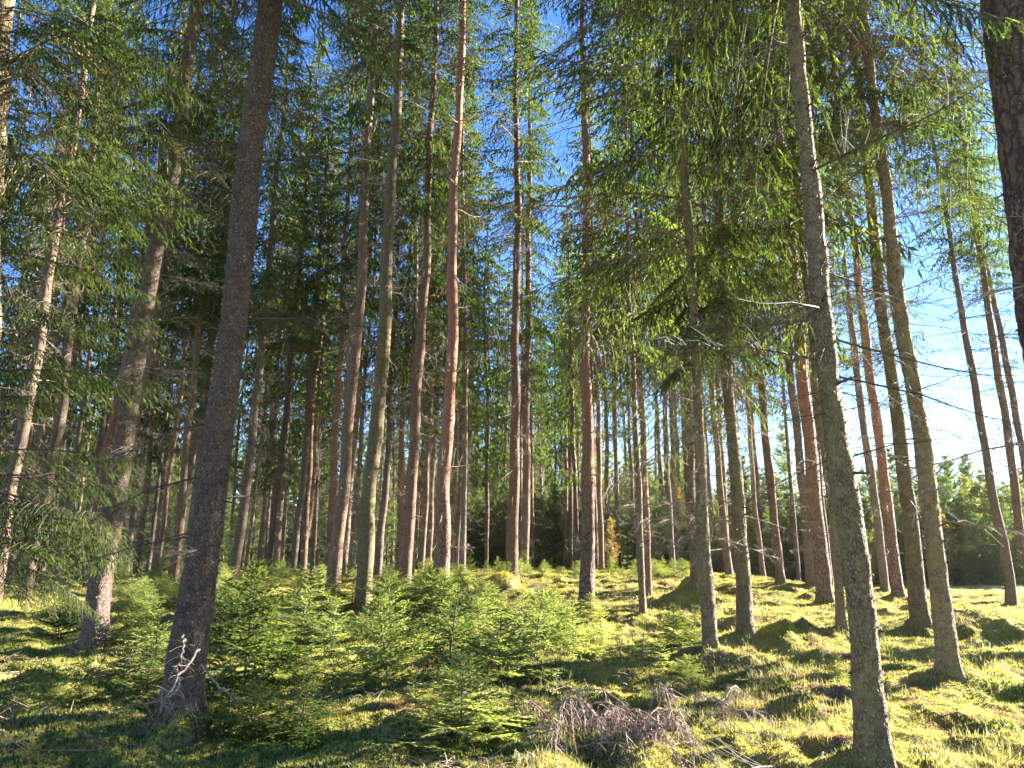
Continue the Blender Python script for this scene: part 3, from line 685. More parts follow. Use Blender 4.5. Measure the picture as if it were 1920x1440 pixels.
# unseen spruces added outside the frame to throw dappled shade
SH = [(12.5, 13.5, 6.5), (13.2, 14.9, 7), (12, 1, 4), (14, 5, 5), (-9, 6.5, 3), (-11, 10, 3), (-6.5, 2, 5), (5, -4, 6)]
for k, (x, y, low) in enumerate(SH):
    occupied.append((x, y)); filler(x, y, r, 'unseen spruce added outside the picture to shade the moss', 'added spruces outside the frame', low)

# ------------------------------------------------------------------ treeline of young spruces and autumn trees
def cone_trunk(H, R):
    mb = MB(); tube(mb, np.array([(0, 0, -.2), (0, 0, H*.4), (.03, 0, H*.7), (0, 0, H)]), [R, R*.65, R*.35, .004], 7); return mb.mesh('trunk', [M['bark']], True)
YT = cone_trunk(6.05, .07)
def young(x, y, h, r, label, group=None, sq=None):
    root = link('young_spruce', None, loc=(x, y, gz(x, y))); prop(root, label, 'spruce tree', group)
    s = h/6.; root.scale = (s*(sq or 1),)*2+(s,); root.rotation_euler[2] = r.uniform(0, 6.28)
    link('trunk', YT, root); link('crown', YOUNG[r.integers(4)], root, (0, 0, .12))
r = np.random.default_rng(88)
young((1472-960)/FPX*45, 45, 9.2, r, 'dark pointed spruce standing tallest in the far bushes before the sky', sq=.9)
young((1392-960)/FPX*46, 46, 7.6, r, 'tall young spruce in the treeline left of the dark pointed spruce', sq=.9)
young((1812-960)/FPX*47, 47, 8.0, r, 'dark young spruce topping the treeline near the right edge', sq=.8)
for k in range(170):
    px = 840+(1990-840)*(k+r.uniform(-.3, .3))/170; row = k % 4
    if px < 1180 and row == 0: row = 1
    y = 41+row*3.+r.uniform(-1, 1)+(10 if px < 1180 else 0); h = r.uniform(4.2, 6.6)*(.72, 1.0, 1.15, 1.3)[row]
    young((px-960)/FPX*y, y, h, r, 'bushy young spruce in the dense far treeline behind the trunks', 'young spruces of the far treeline')
for k in range(105):
    px = -130+1260*(k+r.uniform(-.4, .4))/105; y = (r.uniform(42, 60), r.uniform(60, 85), r.uniform(85, 118))[k % 3]
    if px > 850: y = max(y, 60)
    young((px-960)/FPX*y, y, (r.uniform(3, 5), r.uniform(5, 8), r.uniform(8, 11))[k % 3], r, 'low dark spruce in the shaded undergrowth far left', 'dark undergrowth spruces far left')

def leafy_tree(seed, H, leafm, nleaf, spread=.28, leaf=.05):
    r = np.random.default_rng(seed); mb = MB(); pts = []
    s = np.linspace(0, 1, 8); tr = np.stack([np.cumsum(r.normal(0, .05, 8)), np.cumsum(r.normal(0, .05, 8)), H*s-.2*(1-s)], 1)
    tk = MB(); tube(tk, tr, np.linspace(.055, .008, 8), 6)
    for i in range(58):
        t = r.uniform(.15, .98); p0 = np.array([np.interp(t, s, tr[:, k]) for k in range(3)])
        a = r.uniform(0, 6.28); L = H*spread*(1.15-t)*r.uniform(.6, 1.2); e = r.uniform(.5, 1.3)
        d = norm(np.array((math.cos(a), math.sin(a), e))); q = np.linspace(0, 1, 5)[:, None]
        P = p0+d*L*q+np.array((0, 0, .12))*L*q**2+r.normal(0, L*.03, (5, 3))*q
        tube(mb, P, np.linspace(.012, .003, 5)*H/7, 3, 0); pts.append(P[1:])
        for j in range(7):
            u = r.uniform(.2, 1)*4; i0 = min(3, int(u)); p1 = P[i0]+(P[i0+1]-P[i0])*(u-i0)
            d2 = norm(d+r.normal(0, .55, 3)); L2 = L*r.uniform(.2, .5)
            Q = p1+d2*L2*np.linspace(0, 1, 3)[:, None]; tube(mb, Q, [.006*H/7, .004*H/7, .002], 3, 0); pts.append(Q)
    A = np.concatenate(pts)
    if nleaf:
        c = A[r.integers(0, len(A), nleaf)]+r.normal(0, .07, (nleaf, 3)); U = norm(r.normal(0, 1, (nleaf, 3))); V = norm(np.cross(U, r.normal(0, 1, (nleaf, 3))))
        l = leaf*r.uniform(.6, 1.3, (nleaf, 1))
        q = np.stack([c-U*l, c+V*l*.6, c+U*l, c-V*l*.6], 1); mb.quads(q.reshape(-1, 3), np.arange(nleaf*4).reshape(-1, 4), 1)
    return tk.mesh('trunk', [M['birch_twig']]), mb.mesh('crown', [M['birch_twig'], M[leafm]])
LT = {'yellow': [leafy_tree(400+i, 6, 'yellow', 1500) for i in range(2)], 'olive': [leafy_tree(410+i, 6, 'olive', 2600) for i in range(2)], 'bare': [leafy_tree(420+i, 8.5, 'yellow', 60, .22) for i in range(2)], 'rust': [leafy_tree(430, 7, 'yellow', 500, .22, .04)]}
def ltree(px, y, h, kind, r, label, group=None):
    x = (px-960)/FPX*y; tk, cr = LT[kind][r.integers(len(LT[kind]))]
    root = link('birch_tree' if kind != 'olive' else 'willow_tree', None, loc=(x, y, gz(x, y))); prop(root, label, 'birch tree' if kind != 'olive' else 'small tree', group)
    s = h/(8.5 if kind == 'bare' else 7 if kind == 'rust' else 6); root.scale = (s,)*3; root.rotation_euler[2] = r.uniform(0, 6.28)
    link('trunk', tk, root); link('crown', cr, root)
ltree(1474, 43, 4.3, 'yellow', r, 'small golden tree glowing below the dark pointed far spruce')
ltree(1640, 44, 4.9, 'yellow', r, 'small yellow tree between the salmon-red pine and the closest trunk')
ltree(1597, 43, 5.2, 'yellow', r, 'pale yellow birch in the gap right of the closest right-hand trunk')
ltree(1812, 42, 5.8, 'olive', r, 'yellow-green willow standing out in the treeline right of the twin thick spruces')
ltree(1850, 43, 5.6, 'olive', r, 'yellow-green willow just left of the slender leaning spruce at right')
ltree(1905, 43, 5.0, 'olive', r, 'yellow-green willow at the right edge behind the leaning trunks')
ltree(1140, 36, 2.6, 'yellow', r, 'little orange rowan right of the plated dark pine')
ltree(1370, 43, 4.2, 'yellow', r, 'faded yellow birch behind the slender pinkish spruce')
ltree(1235, 52, 8.0, 'rust', r, 'rust-tinted birch above the treeline right of the thin dark spruce')
ltree(1752, 48, 8.8, 'bare', r, 'tall bare birch rising against the sky right of the twin thick spruces')
for k in range(60):
    px = r.uniform(1120, 1960); y = r.uniform(46, 60)
    ltree(px, y, r.uniform(6, 8.2), 'bare' if k % 3 else 'rust', r, 'leafless greyish birch crowding the back of the treeline', 'bare birches behind the treeline')
for k in range(34):
    px = r.uniform(1200, 1960); y = r.uniform(38.5, 45)
    ltree(px, y, r.uniform(2.6, 4.6), ('yellow', 'olive')[k % 2], r, 'small yellowing shrub tree mixed into the green treeline', 'yellowing shrub trees in the treeline')
#--GROUND--
# ------------------------------------------------------------------ saplings
def sapling_mesh(seed, H=1.4, W=.75, k=6, dens=1., bare=.0):
    r = np.random.default_rng(seed); nb = MB(); wood = MB()
    tube(wood, np.array([(0, 0, -.05), (.01, 0, H*.4), (0, .01, H*.75), (0, 0, H)]), [.016, .011, .006, .003], 6)
    O, D, S, L = [], [], [], []
    z = .06
    while z < H-.03:
        t = z/H; n = 5 if r.random() < .6 else 4
        for i in range(n):
            az = r.uniform(0, 6.28) if i == 0 else az+6.28/n+r.normal(0, .35)
            if t < bare: continue
            Lb = W*(1-t)**.8*r.uniform(.45, 1.2)+.04
            e = .1+.7*t+r.normal(0, .16)
            d = np.array((math.cos(az)*math.cos(e), math.sin(az)*math.cos(e), math.sin(e)))
            s = np.linspace(0, 1, 6)[:, None]; P = np.array((0, 0, z))+d*Lb*s+np.array((0, 0, -1))*Lb*(.22*s**1.5-.12*s**3)*(1.2-t)
            tube(nb, P, np.linspace(.0045, .0015, 6), 3, 1)
            lat = norm(np.cross(d, (0, 0, 1.)))
            ns = max(2, int(Lb/.07))
            a = np.linspace(0, 1-1/(ns+.3), ns); A = np.stack([np.interp(a, s[:, 0], P[:, q]) for q in range(3)], 1)
            B = np.stack([np.interp(np.minimum(a+.15, 1), s[:, 0], P[:, q]) for q in range(3)], 1)
            O.append(A); D.append(norm(B-A)); S.append(np.tile(lat, (ns, 1))); L.append(np.full(ns, .085))
            u = .12; sg = 1
            while u < .98:
                p0 = np.array([np.interp(u, s[:, 0], P[:, q]) for q in range(3)]); l2 = Lb*.5*(1.05-u)**.7*min(1, u*3.5)*r.uniform(.75, 1.1)
                d2 = norm(.62*d+.78*lat*sg+np.array((0, 0, r.normal(-.1, .25))))
                m = max(1, int(round(l2/.06)))
                for j in range(m):
                    pj = p0+d2*l2*j/m+np.array((0, 0, -.08))*l2*(j/m)**2
                    O.append(pj[None]); D.append(d2[None]); S.append(norm(np.cross(d2, (0, 0, 1.)))[None]); L.append(np.array([l2/m*1.05]))
                    if j and l2 > .12:
                        for sg2 in (1, -1):
                            d3 = norm(d2*.7+norm(np.cross(d2, (0, 0, 1.)))*sg2*.7+(0, 0, -.05)); O.append(pj[None]); D.append(d3[None]); S.append(norm(np.cross(d3, (0, 0, 1.)))[None]); L.append(np.array([l2*.35*(1-j/m)+.02]))
                u += .045/Lb*r.uniform(.8, 1.2); sg = -sg
        z += H*.078/dens*r.uniform(.6, 1.4)
    # leader
    O.append(np.array([(0, 0, H*.86), (0, 0, H*.93)])); D.append(np.array([(0, 0, 1.), (0, 0, 1.)])); S.append(np.array([(1., 0, 0), (0, 1., 0)])); L.append(np.array([H*.07, H*.07]))
    O, D, S, L = [np.concatenate(a) for a in (O, D, S, L)]
    expand_needles(nb, O, D, S, L, k, .018, .0045); expand_kites(nb, O, D, S, L, .009, 0)
    return wood.mesh('trunk', [M['twig_dark']], True), nb
SAPN = []; SAPD = []
for i in range(7):
    wd, nb = sapling_mesh(500+i, W=(.75, .95, .7, .85, .65, .9, 1.0)[i], dens=(1.1, 1.3, .8, 1.2, 1., 1.6, 1.5)[i], bare=(0, .1, .22, 0, .1, 0, 0)[i])
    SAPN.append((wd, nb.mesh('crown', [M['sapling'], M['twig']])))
    SAPD.append((wd, nb.mesh('crown', [M['needle'], M['twig_dark']])))  # darker copy, shade over the saplings put into the colour
def sapling(px, py, hpx, r, label, group=None, dark=False, wide=1., tilt=0, idx=None):
    p = hit(px, py); z = gz(p[0], p[1]); h = hpx/FPX*p[1]*.92; s = h/1.4; wide *= .95
    root = link('spruce_sapling', None, loc=(p[0], p[1], z)); prop(root, label, 'spruce sapling', group)
    root.scale = (s*wide, s*wide, s); root.rotation_euler = (r.normal(0, .08), tilt+r.normal(0, .08), r.uniform(0, 6.28))
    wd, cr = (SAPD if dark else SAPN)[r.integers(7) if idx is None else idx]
    link('trunk', wd, root); link('crown', cr, root); return root
r = np.random.default_rng(99)
SAP = [
 (456, 1300, 245, 1, 1.15, 'tall dark see-through young spruce with a bare black stem right of the thick dark spruce'),
 (730, 1300, 180, 0, 1.2, 'young spruce with a dark bare lower stem and bright top below the mossy grey spruce'),
 (840, 1275, 190, 1, 1.3, 'dense dark green young spruce in the middle of the thicket'),
 (865, 1400, 165, 0, 1.8, 'low wide bright green spruce bush in the foreground centre'),
 (960, 1395, 100, 0, 1.5, 'light green spruce bush tip right of the wide bright bush, by the dead brush'),
 (620, 1250, 130, 0, 1.4, 'mid-green young spruce left of the stem-bare one in the thicket'),
 (560, 1230, 130, 0, 1.4, 'bright young spruce just right of the tall dark see-through one'),
 (1000, 1250, 150, 0, 1.3, 'pale green young spruce before the plated dark pine, left side'),
 (1075, 1240, 105, 0, 1.3, 'small light green spruce right under the plated dark pine'),
 (1130, 1225, 80, 0, 1.4, 'low spruce between the plated dark pine and the thin dark spruce'),
 (1202, 1253, 90, 0, 1.3, 'small young spruce with a visible thin stem in front of the thin dark spruce foot'),
 (1262, 1230, 95, 1, 1.3, 'thin dark young spruce left of the knotty brown trunk foot'),
 (1300, 1225, 90, 1, 1.2, 'thin young spruce leaning against the knotty brown trunk foot'),
 (1380, 1300, 75, 0, 1.6, 'low fresh green spruce right before the knotty brown trunk'),
 (1165, 1262, 85, 0, 1.5, 'light feathery spruce between the small stem-showing one and the dry brush'),
 (1240, 1270, 75, 0, 1.6, 'low feathery spruce just above the arching dry heap'),
 (1035, 1215, 110, 0, 1.4, 'pale spruce left of the foot of the plated dark pine'),
 (935, 1290, 130, 0, 1.5, 'bright spruce right of the dense dark green one'),
 (1290, 1290, 60, 0, 1.7, 'creeping spruce shoots in front of the knotty brown trunk'),
 (1566, 1300, 75, 0, 1.1, 'tiny pale spruce seedling on moss left of the closest right-hand trunk'),
 (1660, 1235, 32, 0, 1.2, 'tiny bright spruce seedling just right of the closest right-hand trunk'),
 (290, 1265, 135, 0, 1.2, 'bright young spruce against the left side of the thick dark spruce'),
 (270, 1330, 120, 1, 1.6, 'dark young spruce in shade left of the thick dark spruce foot'),
 (470, 1430, 150, 1, 1.5, 'dark spruce bush with bright tips at the bottom right of the thick dark spruce'),
 (560, 1400, 130, 1, 1.5, 'shaded spruce bush right of the bright-tipped one in the foreground'),
 (395, 1400, 70, 1, 1.6, 'low shaded spruce bush at the foot of the thick dark spruce'),
 (50, 1462, 75, 0, 1.3, 'little spruce with sparse light twigs in the bottom left corner'),
 (150, 1345, 60, 1, 1.7, 'low dark spruce seedling in the shade of the left foreground'),
 (690, 1330, 70, 1, 1.5, 'small shaded spruce under the stem-bare one'),
 (780, 1345, 80, 1, 1.4, 'shaded spruce shoot left of the wide bright bush'),
 (740, 1215, 130, 0, 1.3, 'bushy light spruce covering the foot of the mossy grey spruce'),
 (675, 1210, 60, 0, 1.4, 'small bright spruce left at the foot of the mossy grey spruce'),
 (900, 1215, 95, 0, 1.3, 'mid-green young spruce below the leaning dead stick'),
 (820, 1185, 110, 1, 1.2, 'dark young spruce around the foot of the smooth red pine'),
 (920, 1155, 65, 0, 1.3, 'yellowish young spruce in front of the mossy stump'),
 (500, 1180, 110, 0, 1.4, 'light green young spruce behind the tall dark see-through one'),
 (580, 1165, 105, 0, 1.4, 'light green young spruce left of the foot of the centre-left pair'),
 (430, 1165, 75, 0, 1.3, 'small green spruce right behind the edge of the thick dark spruce'),
 (660, 1150, 60, 0, 1.5, 'small spruce between the centre-left pair and the mossy grey spruce'),
 (252, 1170, 80, 0, 1.3, 'soft green young spruce right of the pale leaning spruce'),
 (300, 1150, 70, 0, 1.3, 'green young spruce in the gap below the thin reddish pine'),
 (110, 1210, 90, 1, 1.3, 'dark young spruce beneath the hanging branches on the left'),
]
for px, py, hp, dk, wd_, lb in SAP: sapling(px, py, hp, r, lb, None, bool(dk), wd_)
for k in range(46):
    px = r.uniform(230, 1000); py = r.uniform(1082, 1150)
    if px > 930: py = r.uniform(1080, 1095)
    sapling(px, py, r.uniform(28, 52)*(1+(py-1082)/110), r, 'light green waist-high spruce in the sunny band of saplings', 'saplings in the sunny band behind the thicket', False, r.uniform(1.2, 1.7))
for k in range(34):
    px = r.uniform(860, 1290); py = r.uniform(1078, 1092)
    sapling(px, py, r.uniform(20, 42), r, 'small pale spruce on the sunny rise in front of the dark far bushes', 'small saplings on the sunny rise', False, r.uniform(1.2, 1.6))
for k in range(20):
    px = r.uniform(200, 1120); py = r.uniform(1150, 1250)
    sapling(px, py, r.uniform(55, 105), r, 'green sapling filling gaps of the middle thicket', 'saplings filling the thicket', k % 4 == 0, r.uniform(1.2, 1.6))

# ------------------------------------------------------------------ ground sheet
def ground():
    ang = np.concatenate([np.linspace(-44, 44, 620), np.linspace(44, 316, 70)[1:-1]])*PI/180
    rad = np.concatenate([[.25], np.exp(np.linspace(math.log(.6), math.log(60), 640)), [80, 120, 200, 400]])
    A, Rr = np.meshgrid(ang, rad); X = np.sin(A)*Rr; Y = np.cos(A)*Rr
    Z = height(X, Y)
    V = np.stack([X, Y, Z], -1).reshape(-1, 3); n, m = len(rad), len(ang)
    i = np.arange(n-1)[:, None]*m; j = np.arange(m)[None]; j2 = (j+1) % m
    mb = MB(); mb.quads(V, np.stack([i+j, i+j2, i+m+j2, i+m+j], -1).reshape(-1, 4))
    c = len(V); mb.tris(np.concatenate([V[:m], [[0, 0, V[:m, 2].mean()]]]), np.stack([np.arange(m), np.full(m, m), (np.arange(m)+1) % m], 1))
    prop(link('ground', mb.mesh('ground', [M['ground']], True)), kind='structure')
ground()

def scatter(n, rmin, rmax, amax=38, r=None):
    a = np.radians(r.uniform(-amax, amax, n)); d = np.exp(r.uniform(math.log(rmin), math.log(rmax), n))
    return np.sin(a)*d, np.cos(a)*d, d
def blades(n, rmin, rmax, h, wd, matk, name, label, seed, tri=True, mask=None, lean=.6, group=None, cat='moss', dk=.0):
    r = np.random.default_rng(seed); x, y, d = scatter(n, rmin, rmax, r=r)
    if mask is not None: k = mask(x, y, d, r); x, y, d = x[k], y[k], d[k]
    z = height(x, y); n = len(x); O = np.stack([x, y, z-.004], 1)
    a = r.uniform(0, 6.28, n); T_ = np.stack([np.cos(a), np.sin(a), 0*a], 1); U = np.stack([-np.sin(a), np.cos(a), 0*a], 1)
    hh = (h*r.uniform(.5, 1.4, n)*(1+dk*d))[:, None]; ww = (wd*r.uniform(.7, 1.3, n)*(1+dk*d))[:, None]
    tip = O+np.array((0, 0, 1.))*hh+U*hh*lean*r.uniform(0, 1.3, (n, 1))
    mb = MB()
    if tri: mb.tris(np.stack([O-T_*ww, O+T_*ww, tip], 1).reshape(-1, 3), np.arange(n*3).reshape(-1, 3))
    else:
        mid = O+np.array((0, 0, .62))*hh+U*hh*lean*.25; tip = O+np.array((0, 0, .9))*hh+U*hh*lean*r.uniform(.5, 1.6, (n, 1))
        V = np.stack([O-T_*ww, O+T_*ww, mid+T_*ww*.8, mid-T_*ww*.8, tip], 1).reshape(-1, 3); i = np.arange(n)[:, None]*5
        mb.quads(V, i+np.array([0, 1, 2, 3])); 
        mb.tris(V, i+np.array([3, 2, 4]))
    o = link(name, mb.mesh(name, [M[matk]])); prop(o, label, cat, None, 'stuff'); return o
blades(820000, 3.2, 40, .013, .003, 'moss_leaf', 'moss', 'springy yellow-green feather moss covering the hummocks', 1, dk=.09, lean=1.0)
def grassmask(x, y, d, r):
    c = noise2(x, y, .8, 21)
    return (c > .50) & ((x > -.2-.12*y) | (d < 5.5))
blades(90000, 3.2, 20, .075, .0016, 'grass', 'dry_grass', 'tufts of fine pale grass between the moss hummocks', 2, tri=False, mask=grassmask, lean=.9, cat='grass', dk=.03)
blades(100000, 3.5, 16, .03, .010, 'dark_leaf', 'bilberry_cover', 'low dark bilberry leaves carpeting the shaded left foreground', 3, mask=lambda x, y, d, r: ((x < .9) & (noise2(x, y, .9, 22) > .42)) | (noise2(x, y, .6, 24) > .66), cat='ground cover', dk=.03)
def litter():
    r = np.random.default_rng(9); mb = MB(); n = 16000; x, y, d = scatter(n, 3.3, 30, r=r); z = height(x, y)+.006
    k = noise2(x, y, 1.6, 23) > .5; x, y, z, d = x[k], y[k], z[k], d[k]
    for i in range(len(x)):
        a = r.uniform(0, 6.28); l = r.uniform(.05, .22)*(1+d[i]*.03); e = r.uniform(-.1, .45)
        v = np.array((math.cos(a), math.sin(a), e))*l; p = np.array((x[i], y[i], z[i]))
        tube(mb, [p, p+v*.5+(0, 0, .01), p+v+r.normal(0, .01, 3)], [.0022+.0001*d[i], .002, .001], 3)
    prop(link('fallen_twigs', mb.mesh('fallen_twigs', [M['twig_pink']])), 'scattered dry twigs and needles lying on the moss', 'twigs', None, 'stuff')
litter()

# ------------------------------------------------------------------ brush piles, sticks, stump
def drooping(mb, r, p0, d, L, arch, rad=.008, ntw=26, tl=.22, m=0):
    s = np.linspace(0, 1, 9)[:, None]
    P = p0+d*L*s+np.array((0, 0, 1.))*L*(arch*4*s*(1-s)*.5-.15*s**2)+np.cumsum(r.normal(0, L*.006, (9, 3)), 0)
    tube(mb, P, np.linspace(rad, rad*.35, 9), 6, m)
    for i in range(ntw):
        u = r.uniform(.1, 1); p = np.array([np.interp(u, s[:, 0], P[:, k]) for k in range(3)])
        a = r.uniform(0, 6.28); dd = np.array((math.cos(a)*.8, math.sin(a)*.8, r.uniform(-.5, .5))); l = tl*r.uniform(.25, 1.3)
        q = np.linspace(0, 1, 5)[:, None]; P2 = p+dd*l*q*(1-.35*q)+np.array((0, 0, -r.uniform(.1, .9)))*l*q**1.8+np.cumsum(r.normal(0, l*.03, (5, 3)), 0)
        tube(mb, P2, np.linspace(.0028, .0012, 5), 3, m)
        for j in range(r.integers(0, 4)):
            k = r.integers(1, 4); d3 = norm(np.array((r.normal(), r.normal(), -.9))); tube(mb, [P2[k], P2[k]+d3*l*.25, P2[k]+d3*l*.42+(0, 0, -.02)], [.002, .0016, .001], 3, m)
def pile(px, py, label, seed, n, size, matk='twig_pink', arch=(.3, .8), rad=.009, flat=1., name='brush_pile', ntw=26):
    r = np.random.default_rng(seed); p = hit(px, py); z = gz(p[0], p[1]); c = np.array((p[0], p[1], z))
    root = link(name, None, loc=tuple(c)); prop(root, label, 'dead branches')
    for i in range(n):
        mb = MB(); a = r.uniform(0, 6.28); d = np.array((math.cos(a), math.sin(a)*.7, r.uniform(0, .25)*flat))
        o = np.array((r.normal(0, size*.3), r.normal(0, size*.2), .0)); L = size*r.uniform(.5, 1.05)
        drooping(mb, r, o, d, L, r.uniform(*arch)*flat, rad, ntw, size*.26)
        link('dead_branch', mb.mesh('dead_branch', [M[matk]]), root)
    return root
pile(1195, 1408, 'arching heap of dry grey-pink spruce branches drooping over the foreground moss', 61, 34, 1.2, arch=(.2, .8), ntw=40, rad=.009)
pile(1100, 1430, 'flattened dry branches left below the arching grey-pink heap at the bottom edge', 62, 10, .7, arch=(.1, .3), flat=.5)
pile(1330, 1345, 'small bent dead spruce spray with thin hanging twigs right of the arching heap', 63, 5, .5, arch=(.6, 1.0), ntw=34)
pile(768, 1428, 'low curved dry branches by the orange-leaved seedling at the bottom', 64, 4, .55, arch=(.1, .35), ntw=12)
pile(970, 1105, 'purplish dry twig heap at the foot of the dotted brown spruce', 65, 10, 1.0, 'twig_pink', (.1, .3), .01, .6)
pile(1180, 1130, 'flat pinkish litter of dry spruce branches between the plated pine and the thin dark spruce', 66, 12, 1.2, 'twig_pink', (.05, .2), .01, .5)
pile(1040, 1112, 'low brown twig litter left of the plated dark pine', 69, 8, 1.1, 'twig_pink', (.05, .2), .01, .5)
pile(1850, 1180, 'dry brown twigs over a mossy hump right of the twin thick spruces', 67, 9, 1.2, 'twig_pink', (.1, .3), .009, .6)
pile(1490, 1432, 'dark bare arching twigs at the bottom edge left of the closest trunk', 68, 6, .5, 'twig_dark', (.3, .6), .008, .8, 'dead_branch_heap', 8)
pile(150, 1262, 'small reddish heap of dry twigs on sunlit moss at the left', 70, 5, .5, 'twig_pink', (.1, .3), .006, .6, ntw=14)

rf = np.random.default_rng(71)
for px, py in ((300, 1420), (620, 1425), (900, 1425), (1000, 1330), (1400, 1300), (1460, 1350), (1530, 1240), (1560, 1415), (1700, 1400), (1720, 1300), (1850, 1250), (1860, 1380), (1440, 1190), (1640, 1180), (1560, 1150), (1300, 1180), (1880, 1160), (90, 1300), (230, 1240), (1350, 1410)):
    p = hit(px, py); o = link('fallen_branch', DEAD[('twig', 'dark')[rf.integers(2)]][rf.integers(2, 7)]); o.location = (p[0], p[1], p[2]+.05)
    o.rotation_euler = (rf.uniform(0, 6), rf.normal(0, .06), rf.uniform(0, 6.28)); prop(o, 'bare dry branch on the moss', 'fallen branch', 'fallen branches on the moss')
def stick(pts, rad, matk, label, name='dead_stick', cat='stick'):
    P = []; p0 = hit(*pts[0]); nrm = np.array((p0[0], p0[1], 0)); p0[2] = gz(p0[0], p0[1])
    for x, y in pts:
        d = ray(x, y); P.append(C0+d*(np.dot(p0-C0, nrm)/np.dot(d, nrm)))
    P = np.array(P)-p0; P[:, 1] += np.linspace(0, .3, len(P)); mb = MB(); tube(mb, P, np.linspace(rad, rad*.4, len(P)), 6)
    rr = np.random.default_rng(5)
    for i in range(7):
        k = rr.integers(0, len(P)-1); p = P[k]+(P[k+1]-P[k])*rr.random(); tube(mb, [p, p+rr.normal(0, .1, 3), p+rr.normal(0, .16, 3)], [.003, .002, .001], 3)
    prop(link(name, mb.mesh(name, [M[matk]]), None, tuple(p0)), label, cat)
stick([(905, 1190), (895, 1150), (875, 1100), (858, 1078)], .016, 'twig_dark', 'thin dead stick leaning up to the left by the mossy stump')
# mossy stump
def stump():
    p = hit(942, 1112); r = np.random.default_rng(4); z = gz(p[0], p[1]); root = link('tree_stump', None, loc=(p[0], p[1], z)); prop(root, 'low cut stump capped with yellow-green moss left of the dotted brown spruce', 'stump')
    mb = MB(); th = np.linspace(0, 2*PI, 20, endpoint=False); zs = [-.1, 0, .08, .2, .3, .34]; V = []
    for i, zz in enumerate(zs):
        rr = .30*(1+.5*math.exp(-max(zz, 0)/.09))*(1+.12*np.sin(th*3+1)+.06*np.sin(th*7)); rr = rr*(.9 if i == 5 else 1); V.append(np.stack([rr*np.cos(th), rr*np.sin(th), np.full(20, zz)+.05*np.cos(th-2)], 1))
    V = np.concatenate(V); i = np.arange(5)[:, None]*20; j = np.arange(20)[None]; mb.quads(V, np.stack([i+j, i+(j+1) % 20, i+20+(j+1) % 20, i+20+j], -1).reshape(-1, 4))
    link('wood', mb.mesh('wood', [M['bark_moss']], True), root)
    mb = MB(); V = []
    for k in range(6):
        t = k/5; V.append(np.stack([.37*math.cos(t*1.55)*np.cos(th)*(1+.1*np.sin(th*4+k)), .37*math.cos(t*1.55)*np.sin(th), .22+.23*math.sin(t*1.57)+.05*np.cos(th-2)*(1-t)], 1))
    V = np.concatenate(V); V += r.normal(0, .008, V.shape); mb.quads(V, np.stack([i+j, i+(j+1) % 20, i+20+(j+1) % 20, i+20+j], -1).reshape(-1, 4))
    n = 2500; k = r.integers(0, len(V), n); O = V[k]+r.normal(0, .025, (n, 3)); tp = O+r.normal(0, .01, (n, 3))+(0, 0, .035); s_ = r.normal(0, .006, (n, 3))
    mb.tris(np.stack([O-s_, O+s_, tp], 1).reshape(-1, 3), np.arange(n*3).reshape(-1, 3))
    link('moss_cap', mb.mesh('moss_cap', [M['moss_leaf']]), root)
stump()
# seedling with an orange leaf
def seedling():
    p = hit(772, 1422); z = gz(p[0], p[1]); root = link('seedling', None, loc=(p[0], p[1], z)); prop(root, 'little broadleaf seedling with one orange and one green leaf at the bottom centre', 'seedling')
    mb = MB(); st = np.array([(0, 0, -.02), (.005, 0, .09), (.03, 0, .17), (.045, 0, .235)]); tube(mb, st, [.003, .0025, .002, .0015], 5); link('stem', mb.mesh('stem', [M['twig']]), root)
    for k, (mk, v, n_) in enumerate((('yellow', (.05, -.01, -.012), (0, .3, 1)), ('olive', (-.04, -.02, .0), (0, -.3, 1)), ('olive', (-.035, .0, -.01), (.2, -.5, 1)))):
        v = np.array(v); n_ = norm(np.array(n_, float)); s_ = norm(np.cross(v, n_))*.018; o = st[3] if k < 2 else st[2]
        mb = MB(); mb.quads([o, o+v*.35+s_, o+v*.75+s_*.8, o+v], [[0, 1, 2, 3]]); mb.quads([o, o+v, o+v*.75-s_*.8+n_*.003, o+v*.35-s_+n_*.003], [[0, 1, 2, 3]]); link('leaf', mb.mesh('leaf', [M[mk]]), root)
seedling()
# gnarled pale limbs at the foot of the thick dark spruce: its own parts
A = [o for o in bpy.data.objects if o.name.startswith('spruce_tree') and o.get('label', '').startswith('thick dark spruce closest')][0]
Ap = np.array(A.location); nA = np.array((Ap[0], Ap[1], 0.)); nA /= np.linalg.norm(nA)
def limb(pts, rad, off):
    P = []
    for x, y in pts:
        d = ray(x, y); P.append(C0+d*((np.dot(Ap-C0, nA)-off)/np.dot(d, nA)))
    P = np.array(P)-Ap; s0 = np.linspace(0, 1, len(P)); s = np.linspace(0, 1, 22); P = np.stack([np.interp(s, s0, P[:, k]) for k in range(3)], 1); rr = np.random.default_rng(len(pts))
    P += nA*(-.25*np.sin(s*2.2)[:, None]) + rr.normal(0, .006, P.shape); mb = MB(); tube(mb, P, np.linspace(rad, rad*.3, 22), 6)
    for i in range(16):
        k = rr.integers(3, 22); d = norm(rr.normal(0, 1, 3)+(0, 0, -.3)); L = rr.uniform(.05, .2); tube(mb, [P[k], P[k]+d*L*.5, P[k]+d*L+(0, 0, -.02)], [rad*.3, rad*.2, .0012], 4)
    link('dead_branch', mb.mesh('dead_branch', [M['twig_pale']]), A)
limb([(372, 1215), (352, 1245), (335, 1262), (322, 1290), (300, 1305), (245, 1315)], .013, .2)
limb([(332, 1255), (338, 1285), (350, 1312), (372, 1335), (384, 1355)], .010, .22)
limb([(335, 1290), (318, 1300), (305, 1306), (310, 1311)], .01, .25)
limb([(378, 1250), (400, 1270), (430, 1295), (440, 1290)], .012, .2)
